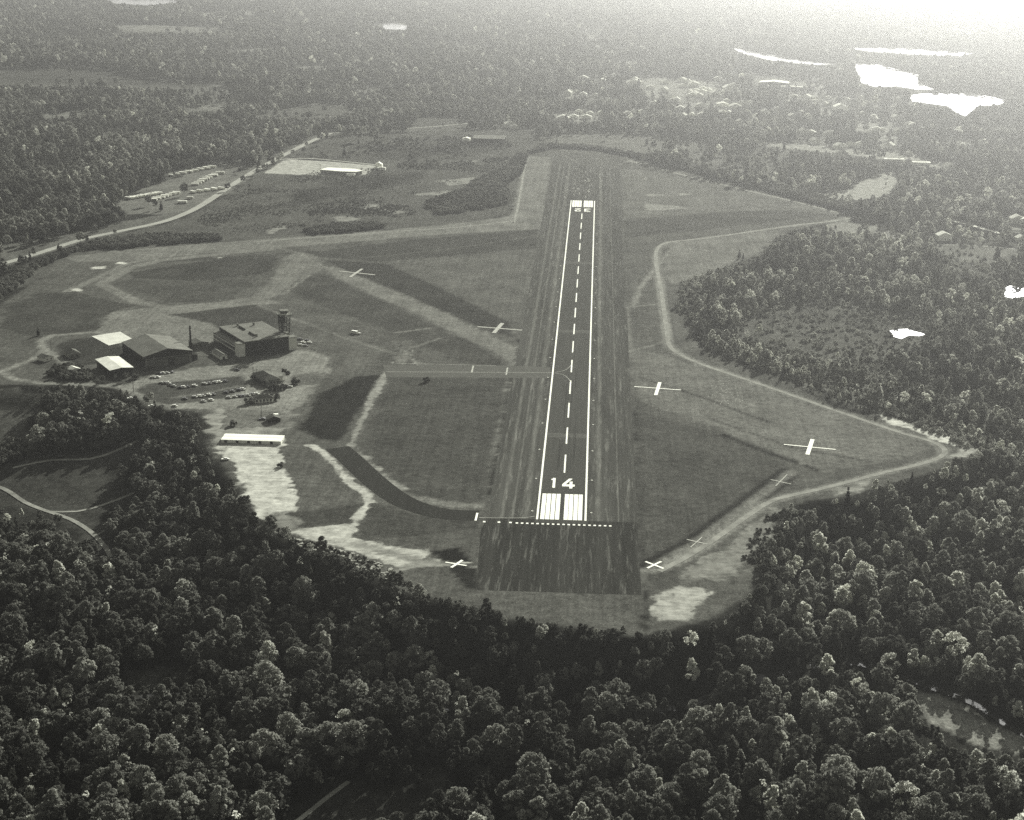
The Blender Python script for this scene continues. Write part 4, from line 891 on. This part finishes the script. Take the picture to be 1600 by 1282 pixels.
# gabled hangar
a2 = at(225.5, 575.5); c2 = at(301, 565.2); W2 = float(np.hypot(*(c2 - a2)[:2])); L2 = 52
gh = empty('hangar', a2, math.atan2(c2[1] - a2[1], c2[0] - a2[0]), 'grey gable roofed hangar with one small dark door beside the chimney', 'hangar')
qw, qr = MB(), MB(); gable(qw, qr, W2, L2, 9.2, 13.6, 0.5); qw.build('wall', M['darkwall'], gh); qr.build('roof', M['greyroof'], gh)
for (x0, x1) in ((1, 3), (W2 - 3, W2 - 1)): q = MB(); q.box(x0, x1, -0.12, -0.01, 0, 7); q.build('door_post', M['midwall'], gh)
n = 6; dw = (W2 - 7) / n
for i in range(n):
    if i == 3: continue
    q = MB(); q.box(3.2 + i * dw, 3.1 + (i + 1) * dw, -0.3 - 0.15 * (i % 2), -0.02, 0, 5.4); q.build('sliding_door', tone_mat('door panel', 0.11, 0.2, 0.5), gh)
q = MB(); q.box(3.2 + 3 * dw, 3.1 + 4 * dw, -0.15, -0.02, 0, 6.2); q.build('door_opening', M['glass'], gh)
q = MB(); q.box(3, W2 - 3, -0.5, -0.02, 6.3, 6.8); q.build('door_rail', M['midwall'], gh)
q = MB(); q.box(W2 + 0.05, W2 + 5.5, 3, 16, 0, 4.5); q.build('lean_to', M['darkwall'], gh)
# pale roofed building
a3 = at(173.5, 591.5); 
c3 = at(203, 587)
ph = empty('workshop', a3, RZ, 'low workshop with a bright pale roof and dark walls', 'building')
W3, L3 = 17.5, 36
qw, qr = MB(), MB(); gable(qw, qr, W3, L3, 6.6, 7.6, 1.0); qw.build('wall', M['darkwall'], ph); qr.build('roof', M['paleroof'], ph)
for x_ in (2.2, 12.5): q = MB(); q.box(x_, x_ + 2.6, -0.15, -0.02, 0, 3.2); q.build('door', M['midwall'], ph)
# chimney, boiler house, hut
p = at(298.2, 545.5)
ch = empty('chimney', p, 0, 'tall thin dark chimney between the two hangars', 'chimney')
q = MB(); q.rod((0, 0, 0), (0, 0, 19.5), 0.95, 0.7, 10); q.build('stack', M['darkwall'], ch)
q = MB(); q.rod((0, 0, 19.5), (0, 0, 20.2), 0.85, 0.85, 10); q.build('rim', M['steel'], ch)
p = at(303.5, 546.5)
bh = empty('boiler_house', p, RZ, 'small dark brick boiler house at the foot of the chimney', 'building')
qw, qr = MB(), MB(); gable(qw, qr, 13, 13, 4.6, 6.0, 0.4); qw.build('wall', M['midwall'], bh); qr.build('roof', M['darkroof'], bh)
for x_ in (1.5, 5.2, 8.8): q = MB(); q.box(x_, x_ + 1.6, -0.1, -0.02, 1.2, 3.4); q.build('window', M['glass'], bh)
p = at(344, 562.5)
ht = empty('hut', p, RZ, 'small pale gabled hut in the shade of the big hangar', 'hut')
qw, qr = MB(), MB(); gable(qw, qr, 6.2, 19, 2.8, 4.4, 0.3); qw.build('wall', M['palewall'], ht); qr.build('roof', tone_mat('hut roof', 0.2, 0.1, 0.4), ht)
q = MB(); q.box(2.2, 4.2, -0.1, -0.02, 0, 2.2); q.build('door', M['darkwall'], ht)
# hip roofed houses
def hip(b_r, W, L, z0, z1, over=0.6):
    i = min(W, L) / 2; x0, x1, y0, y1 = -over, W + over, -over, L + over
    if W >= L: r0, r1 = (i, L / 2, z1), (W - i, L / 2, z1)
    else: r0, r1 = (W / 2, i, z1), (W / 2, L - i, z1)
    vs = [(x0, y0, z0), (x1, y0, z0), (x1, y1, z0), (x0, y1, z0), r0, r1]
    b_r.add(vs, [(0, 1, 5, 4), (2, 3, 4, 5), (1, 2, 5), (3, 0, 4), (3, 2, 1, 0)] if W >= L else [(0, 1, 4), (1, 2, 5, 4), (2, 3, 5), (3, 0, 4, 5), (3, 2, 1, 0)])
def house(pxy, rz_, W, L, e, r, wm, rm, label, cat='house', name='house', group=None, hipd=False, wins=3):
    p = at(*pxy); o = empty(name, p, rz_, label, cat, group)
    qw, qr = MB(), MB()
    if hipd: qw.prism([(0, 0), (W, 0), (W, L), (0, L)], 0, e); hip(qr, W, L, e + 0.02, r)
    else: gable(qw, qr, W, L, e, r)
    qw.build('wall', M[wm], o); qr.build('roof', M[rm], o)
    for i in range(wins):
        x_ = (i + 0.6) * W / (wins + 0.2) - 0.5; q = MB(); q.box(x_, x_ + 1.0, -0.1, -0.02, 0.9, 2.3); q.build('window', M['glass'], o)
    return o
th = house((413, 603), RZ, 13, 24, 4, 7.2, 'midwall', 'darkroof', 'dark hip roofed terminal house ringed by dark shrubs', 'house', 'terminal_house', None, True, 4)
q = MB(); q.box(13.1, 18, 6, 20, 0, 3.6); w_ = q.build('wing', M['palewall'], th); q = MB(); q.box(12.9, 18.5, 5.6, 20.4, 3.6, 4.0); q.build('wing_roof', M['midwall'], w_)
ct = house((397.5, 630), RZ - 0.25, 14.5, 7.5, 3.2, 5.2, 'palewall', 'darkroof', 'cottage with white porch posts and a dark roof beside the car park', 'house', 'cottage', None, True, 0)
for i in range(6): q = MB(); q.box(0.6 + i * 2.55, 1.0 + i * 2.55, -1.4, -1.1, 0, 2.7); q.build('porch_post', M['white'], ct)
for i in range(5): q = MB(); q.box(1.3 + i * 2.6, 2.5 + i * 2.6, -0.12, -0.02, 0.7, 2.4); q.build('window', M['glass'], ct)
q = MB(); q.box(0.2, 14.3, -1.6, -0.65, 2.72, 2.95); q.build('porch_roof', M['darkroof'], ct)
sh = house((419, 661), RZ - 0.2, 9, 6.5, 2.6, 4.4, 'darkwall', 'darkroof', 'small dark shed with a pale lean-to roof above the white sheds', 'shed', 'shed', None, False, 0)
q = MB(); q.add([(5.0, 6.9, 3.6), (9.5, 6.9, 3.4), (9.5, 13, 2.2), (5.0, 13, 2.4), (5.0, 6.9, 3.8), (9.5, 6.9, 3.6), (9.5, 13, 2.4), (5.0, 13, 2.6)], [(0, 1, 2, 3), (4, 5, 6, 7), (0, 1, 5, 4), (1, 2, 6, 5), (2, 3, 7, 6), (3, 0, 4, 7)]); q.build('lean_to_roof', M['whiteroof'], sh)
for (x_, y_) in ((5.2, 12.7), (9.2, 12.7)): q = MB(); q.box(x_, x_ + .15, y_, y_ + .15, 0, 2.3); q.build('post', M['steel'], sh)
# long white sheds
pa, pb = at(346, 692), at(439, 695)
W5 = float(np.hypot(*(pb - pa)[:2])); r5 = math.atan2(pb[1] - pa[1], pb[0] - pa[0])
for k, off in enumerate((0, 6.9)):
    o = empty('long_shed', (pa[0] - math.sin(r5) * off, pa[1] + math.cos(r5) * off, 0), r5, ['long low white roofed shed, the nearer of the pair on sand', 'long low white roofed shed, the farther of the pair on sand'][k], 'shed', 'pair of long white sheds')
    q = MB(); q.prism([(0, 0), (W5, 0), (W5, 5.8), (0, 5.8)], 0, 2.4); q.build('wall', M['palewall'], o)
    q = MB(); q.add([(-0.3, -0.4, 2.4), (W5 + .3, -0.4, 2.4), (W5 + .3, 2.9, 2.55), (-0.3, 2.9, 2.55), (W5 + .3, 6.2, 2.4), (-0.3, 6.2, 2.4)], [(0, 1, 2, 3), (3, 2, 4, 5), (0, 3, 5), (1, 4, 2)]); q.build('roof', M['whiteroof'], o)
    for i in range(5): q = MB(); q.box(2 + i * 8, 4 + i * 8, -0.1, -0.02, 0.2, 1.9); q.build('door', M['darkwall'], o)
house((108, 561), RZ, 9.5, 14, 3.4, 6.2, 'midwall', 'darkroof', 'small dark roofed house left of the pale roofed workshop', 'house', 'house', None, True, 2)
house((70, 566), RZ + 0.4, 9, 9, 3, 4.6, 'palewall', 'greyroof', 'small low house beside the loop road at the left', 'house', 'house', None, False, 2)
house((112, 585), RZ + 0.2, 8, 8, 3, 4.4, 'palewall', 'paleroof', 'little pale cottage between trees by the lane', 'house', 'house', None, False, 2)
# concrete pad
b = MB(); b.prism([plane_xy(*p) for p in [(170, 540.5), (209.5, 532), (188, 519), (143, 526)]], 0.02, 0.25); tag(b.build('concrete_slab', M['concrete']), 'bright bare concrete slab behind the gabled hangar', 'slab')
# roadside plaza and factory and right-hand houses
p = at(501, 271); pl = empty('drive_in', p, -0.28, 'low white roofed roadside building on the pale car park', 'building')
q = MB(); q.prism([(0, 0), (30, -2), (52, 2), (56, 14), (40, 24), (2, 20)], 0, 4.5); q.build('wall', M['midwall'], pl)
q = MB(); q.prism([(-1, -1), (30, -3), (53, 1), (57, 15), (41, 25), (1, 21)], 4.5, 5.2); q.build('roof', M['whiteroof'], pl)
q = MB(); q.rod((-4, 8, 0), (-4, 8, 9), 0.5); q.box(-5, -3, 7.6, 8.4, 9, 12); q.build('sign_post', M['whiteroof'], pl)
p = at(738, 224); fc = empty('factory', p, -0.02, 'long dark flat roofed factory beyond the field hedge', 'building')
q = MB(); q.box(0, 50, 0, 40, 0, 7); q.build('wall', M['darkwall'], fc); q = MB(); q.box(-.5, 50.5, -.5, 40.5, 7, 7.6); q.build('roof', M['greyroof'], fc)
house((722, 222), -0.1, 12, 10, 5, 7, 'whiteroof', 'whiteroof', 'white annex left of the dark factory', 'building', 'annex_building')
house((738, 222.5), -0.05, 20, 4, 3, 4, 'whiteroof', 'whiteroof', 'low white shed in front of the dark factory', 'building', 'store_building', None, True)
house((586, 263), 0.0, 10, 8, 5, 8, 'whiteroof', 'whiteroof', 'small white house at the end of the roadside car park', 'house')
house((590, 266), 0.0, 11, 5, 3, 4, 'whiteroof', 'paleroof', 'white lean-to below the small white house', 'shed', 'shed')
house((542, 276), 0.1, 11, 5, 3, 4, 'whiteroof', 'paleroof', 'white kiosk at the front of the roadside building', 'kiosk', 'kiosk', None, True, 0)
house((1466, 377), 0.15, 16, 12, 6, 9.5, 'whiteroof', 'whiteroof', 'bright white gabled house among trees at the right', 'house')
house((1531, 421), -0.15, 11, 9, 3, 7, 'palewall', 'darkroof', 'small dark roofed house with a white porch in a clearing', 'house')
house((1590, 378), 0.2, 12, 9, 4, 7, 'whiteroof', 'whiteroof', 'white house at the right edge of the picture', 'house')
house((1186, 136), -0.15, 60, 34, 9, 12, 'midwall', 'whiteroof', 'large white roofed mill in the hazy town', 'mill', 'mill', None, False, 5)
house((1215, 141), -0.15, 50, 14, 7, 8, 'midwall', 'paleroof', 'long low shed in front of the white roofed mill', 'mill', 'mill', None, False, 5)
house((1130, 144), 0.1, 22, 18, 8, 14, 'whiteroof', 'whiteroof', 'white gabled hall in the middle of the hazy town', 'hall', 'hall')
house((1304, 174), 0.1, 24, 18, 8, 13, 'whiteroof', 'whiteroof', 'bright white barn below the lakes', 'barn', 'barn')
house((1120, 167), 0.0, 24, 14, 5, 8, 'whiteroof', 'whiteroof', 'long white house on the near side of the town', 'house')
house((1383, 253), 0.0, 28, 10, 4, 5, 'palewall', 'whiteroof', 'long white roofed store by the far road', 'store', 'store', None, True)
house((1425, 258), -0.1, 26, 12, 4, 5, 'palewall', 'whiteroof', 'pale roofed store at the bend of the far road', 'store', 'store', None, True)
house((1352, 240), -0.1, 16, 10, 4, 6, 'midwall', 'darkroof', 'dark roofed building by the far road', 'house')
tg = 'small houses of the hazy town'
hp_ = None
for i, q_ in enumerate(town):
    p = at(*q_); rz_ = random.uniform(-0.5, 0.5)
    if hp_ is None: hp_ = o = house(q_, rz_, 12, 9, 4.5, 7.5, 'palewall', 'paleroof', 'small pale house among trees in the hazy town', 'house', 'town_house', tg)
    else:
        o = copy_tree(hp_); o.location = p; o.rotation_euler = (0, 0, rz_); s = random.uniform(0.8, 1.5); o.scale = (s * random.uniform(.8, 1.4), s, s)

# mobile homes
def mobile_home(roofm):
    o = empty('mobile_home', (0, 0, 0))
    q = MB(); q.box(-1.8, 1.8, -7, 7, 0.7, 3.2); q.build('body', M['palewall'], o)
    q = MB(); q.add([(-2, -7.2, 3.2), (2, -7.2, 3.2), (2, 7.2, 3.2), (-2, 7.2, 3.2), (0, -7.2, 3.4), (0, 7.2, 3.4)], [(0, 1, 4), (2, 3, 5), (0, 4, 5, 3), (1, 2, 5, 4), (3, 2, 1, 0)]); q.build('roof', M[roofm], o)
    q = MB()
    for y_ in (-5, -1.5, 3.5): q.box(-1.86, -1.80, y_, y_ + 1.4, 1.7, 2.6)
    q.build('window', M['glass'], o); q = MB(); q.box(-1.7, 1.7, -6.8, 6.8, 0, 0.7); q.build('skirting', M['darkwall'], o)
    return o
rows = [('the lower left row', (201, 312), (248, 303.5), 9, -0.45), ('the lower middle row', (239, 314), (276, 303), 7, -0.5), ('the long central row', (305, 290), (335, 274), 8, -0.5),
        ('the upper row by the wood', (268, 276), (332, 262.5), 8, -0.9), ('the upper end by the road', (335, 276), (344, 272), 2, -0.6), ('the short row nearest the road', (285, 318), (297, 311), 2, -0.7), ('the road front', (302, 302), (346, 296), 5, -0.9)]
MH = {}
for lab, p0, p1, n, ang in rows:
    for i in range(n):
        t = i / max(1, n - 1); p = at(p0[0] + (p1[0] - p0[0]) * t, p0[1] + (p1[1] - p0[1]) * t)
        rk = 'whiteroof' if (i * 7 + n) % 3 else 'paleroof'
        if rk in MH: o = copy_tree(MH[rk])
        else: o = MH[rk] = mobile_home(rk)
        pA, pB = at(*p0), at(*p1); o.location = p; o.rotation_euler = (0, 0, math.atan2(pB[1] - pA[1], pB[0] - pA[0]) + 0.15 + random.uniform(-.12, .12)); s = random.uniform(0.85, 1.0); o.scale = (s, s * random.uniform(0.6, 0.9), s)
        tag(o, 'white mobile home, %s from the left in %s' % (ORD[i], lab), 'mobile home', 'mobile homes by the main road')

# ------------------------------------------------------------------ cars
CARW = {}
def car(paint_):
    o = empty('parked_car', (0, 0, 0))
    # side profile extruded: bonnet, boot and cabin of a 1960s saloon, y is length
    pr = [(-2.6, 0.35), (2.6, 0.35), (2.65, 0.75), (2.5, 0.98), (1.15, 1.05), (-1.4, 1.05), (-2.5, 1.0), (-2.7, 0.75)]
    n = len(pr); q = MB(); q.add([(-0.92, y, z) for y, z in pr] + [(0.92, y, z) for y, z in pr], [tuple(range(n)), tuple(range(2 * n - 1, n - 1, -1))] + [(i, i + n, (i + 1) % n + n, (i + 1) % n) for i in range(n)])
    q.build('body', M[paint_], o)
    q = MB(); cb = [(-0.86, 1.25), (0.86, 1.25)]
    q.add([(-0.86, 1.2, 1.051), (0.86, 1.2, 1.051), (0.86, -1.6, 1.051), (-0.86, -1.6, 1.051), (-0.68, 0.55, 1.5), (0.68, 0.55, 1.5), (0.68, -1.05, 1.5), (-0.68, -1.05, 1.5)], [(0, 1, 5, 4), (1, 2, 6, 5), (2, 3, 7, 6), (3, 0, 4, 7), (4, 5, 6, 7)]); q.build('window', M['glass'], o)
    q = MB(); q.box(-0.7, 0.7, -1.08, 0.58, 1.502, 1.57); q.build('roof', M[paint_], o)
    for sx in (-1, 1):
        for sy in (-1.6, 1.6): q = MB(); q.rod((sx * 0.72, sy, 0.34), (sx * 0.95, sy, 0.34), 0.34, None, 8); q.build('wheel', M['tyre'], o)
    return o
def z6(x_, y_): return (180 + x_ / 6.154, 560 + y_ / 6.154)
RN = RZ
CR = {'the back row of the car park': ([(450, 241, 'p'), (480, 244, 'm'), (512, 240, 'w'), (535, 262, 'm'), (565, 272, 'p'), (630, 288, 'd'), (660, 281, 'w'), (695, 279, 'd'), (765, 268, 'w'), (862, 250, 'p'), (905, 246, 'm'), (962, 237, 'p'), (1003, 231, 'w'), (1058, 226, 'd')], 0),
      'the middle row of the car park': ([(672, 393, 'm'), (768, 376, 'p'), (815, 368, 'w'), (845, 366, 'p'), (905, 355, 'w'), (942, 352, 'm'), (1068, 334, 'd'), (1128, 323, 'm'), (1192, 310, 'd'), (1228, 302, 'w')], 0),
      'the front row of the car park': ([(575, 463, 'w'), (850, 419, 'p'), (925, 407, 'w'), (1095, 382, 'p'), (1152, 375, 'p'), (1195, 370, 'd'), (1230, 367, 'm'), (1278, 362, 'p'), (1320, 352, 'm'), (1362, 346, 'w')], 0),
      'the group by the gabled hangar': ([(365, 190, 'p'), (405, 187, 'w'), (425, 152, 'd'), (460, 148, 'w'), (497, 146, 'p'), (535, 137, 'd')], 0.3)}
NM = {'w': ('car_white', 'white'), 'p': ('car_pale', 'pale grey'), 'm': ('car_mid', 'mid grey'), 'd': ('car_dark', 'dark')}
def put_car(p, k, rz_, label, group=None):
    if k not in CARW: CARW[k] = o = car(NM[k][0])
    else: o = copy_tree(CARW[k])
    o.location = p; o.rotation_euler = (0, 0, rz_); tag(o, label, 'car', group)
    o['label'] = label
    if group: o['group'] = group
    elif 'group' in o: del o['group']
    return o
for lab, (cs, dr) in CR.items():
    for i, (x_, y_, k) in enumerate(cs):
        put_car(at(*z6(x_, y_)), k, RN + dr + 0.35 + random.uniform(-.06, .06), '%s saloon car, %s from the left in %s' % (NM[k][1], ORD[i], lab), 'cars parked at the airfield')
for (x_, y_, k, lb) in [(371, 579, 'd', 'dark saloon car alone on the apron in front of the hangars'), (452, 605.5, 'w', 'white car parked by shrubs east of the terminal house'),
                        (462, 530, 'd', 'dark car nearest the control tower'), (469, 531, 'd', 'dark car second from the control tower'), (474, 536, 'w', 'white car beside the right wall of the big hangar'), (480, 533, 'd', 'dark car in the group right of the big hangar'), (484, 536, 'w', 'white car at the right end of the group by the hangar'), (470, 540, 'p', 'pale car at the front of the group by the hangar'), (478, 541, 'm', 'grey car at the lower right of the group by the hangar'),
                        (204, 624, 'w', 'white vehicle parked on the lane left of the car park'), (237, 636, 'w', 'white vehicle on the lane below the car park'), (352, 719, 'w', 'pale car standing on the sand below the white sheds'), (410, 656, 'd', 'dark car beside the small dark shed')]:
    o = put_car(at(x_, y_), k, RN + (1.2 if y_ > 600 else 0.3), lb, None)
# a white van with a dark trailer on the apron
p = at(554, 521.5); vn = empty('van', p, 1.05, 'white van with a small trailer alone on the turf apron', 'van')
q = MB(); pr = [(-3.4, 0.5), (3.4, 0.5), (3.4, 1.3), (2.7, 2.6), (-3.3, 2.7), (-3.4, 2.4)]; n = len(pr)
q.add([(-1.15, y, z) for y, z in pr] + [(1.15, y, z) for y, z in pr], [tuple(range(n)), tuple(range(2 * n - 1, n - 1, -1))] + [(i, i + n, (i + 1) % n + n, (i + 1) % n) for i in range(n)]); q.build('body', M['car_white'], vn)
q = MB(); q.box(-1.19, -1.16, -2.6, 2.4, 1.5, 2.2); q.build('window', M['glass'], vn)
q = MB(); q.box(-0.9, 0.9, -6.4, -3.9, 0.5, 1.5); q.build('trailer', M['car_pale'], vn)
for sx in (-1, 1):
    for sy in (-2.2, 2.2, -5.1): q = MB(); q.rod((sx * 0.95, sy, 0.4), (sx * 1.2, sy, 0.4), 0.4, None, 8); q.build('wheel', M['tyre'], vn)

# ------------------------------------------------------------------ poles and lights
def pole(pxy, H, label, arm=True):
    p = at(*pxy); o = empty('utility_pole', p, RZ, label, 'pole', 'poles round the car park')
    q = MB(); q.rod((0, 0, 0), (0, 0, H), 0.26, 0.18, 6); q.build('post', M['steel'], o)
    if arm: q = MB(); q.box(-1.2, 1.2, -0.1, 0.1, H - 0.9, H - 0.6); q.build('crossarm', M['steel'], o)
pole((396, 597), 12, 'tall pole at the corner of the terminal house'); pole((401.5, 592), 8, 'short pole right of the tall pole by the terminal house'); pole((383.5, 631), 11.5, 'pole left of the cottage')
pole((408.5, 652), 11, 'pole standing on sand in front of the cottage'); pole((208.5, 613), 11, 'pole at the left end of the car park'); pole((80, 548), 9, 'pole by the loop road at the left')
def runway_light():
    o = empty('runway_light', (0, 0, 0))
    q = MB(); q.prism([(-0.55, -0.55), (0.55, -0.55), (0.55, 0.55), (-0.55, 0.55)], 0.06, 0.22); q.build('pad', M['white'], o)
    q = MB(); q.rod((0, 0, 0.22), (0, 0, 0.55), 0.12, 0.12, 6); l_ = q.build('stem', M['steel'], o)
    q = MB(); q.rod((0, 0, 0.55), (0, 0, 0.85), 0.2, 0.12, 8); q.build('lamp', M['white'], o); return o
rl = None
for s, w_ in ((-1, 'left'), (1, 'right')):
    for k in range(19):
        o = runway_light() if rl is None else copy_tree(rl); rl = rl or o
        o.location = (s * 18.3, 14 + 60.0 * k, 0); tag(o, 'small white runway edge light on its pad along the %s runway edge' % w_, 'runway light', 'edge lights along the %s side of the runway' % w_)
# rubble tipped along the bank
rr = np.random.default_rng(5); w_ = np.array([at(*p)[:2] for p in [(446, 838), (500, 850), (560, 868), (610, 888), (632, 908), (600, 908), (540, 884), (470, 858)]])
q = MB(); c_ = 0
while c_ < 240:
    x_, y_ = rr.uniform(w_.min(0), w_.max(0))
    if not inside(np.array([x_]), np.array([y_]), w_)[0]: continue
    s = rr.uniform(0.5, 1.5); z = h1(x_, y_); t = rr.uniform(0, 3)
    pts = [(x_ + s * math.cos(t + i * 1.571) * rr.uniform(.6, 1.1), y_ + s * math.sin(t + i * 1.571) * rr.uniform(.6, 1.1)) for i in range(4)]
    q.prism(pts, z - 0.5, z + s * rr.uniform(.4, 1.0)); c_ += 1
tag(q.build('rubble', M['rubble']), 'heaps of broken rubble tipped along the edge of the bank', 'rubble', kind='stuff')

# ------------------------------------------------------------------ haze
b = MB(); b.box(-13900, 13900, -1400 - 500, 16000, -40, 372)
hz = b.build('haze', None); hz.data.materials.clear()
hm = bpy.data.materials.new('haze'); hm.use_nodes = True; n = hm.node_tree; n.nodes.clear()
o = N(n, 'ShaderNodeOutputMaterial'); pv = N(n, 'ShaderNodeVolumePrincipled')
pv.inputs['Color'].default_value = (0.97, 0.97, 0.945, 1); pv.inputs['Density'].default_value = HAZE_DENSITY; pv.inputs['Anisotropy'].default_value = HAZE_G
n.links.new(pv.outputs[0], o.inputs['Volume']); hz.data.materials.append(hm)
tag(hz, 'pale haze thickening towards the sun and the distance', 'haze', kind='stuff')
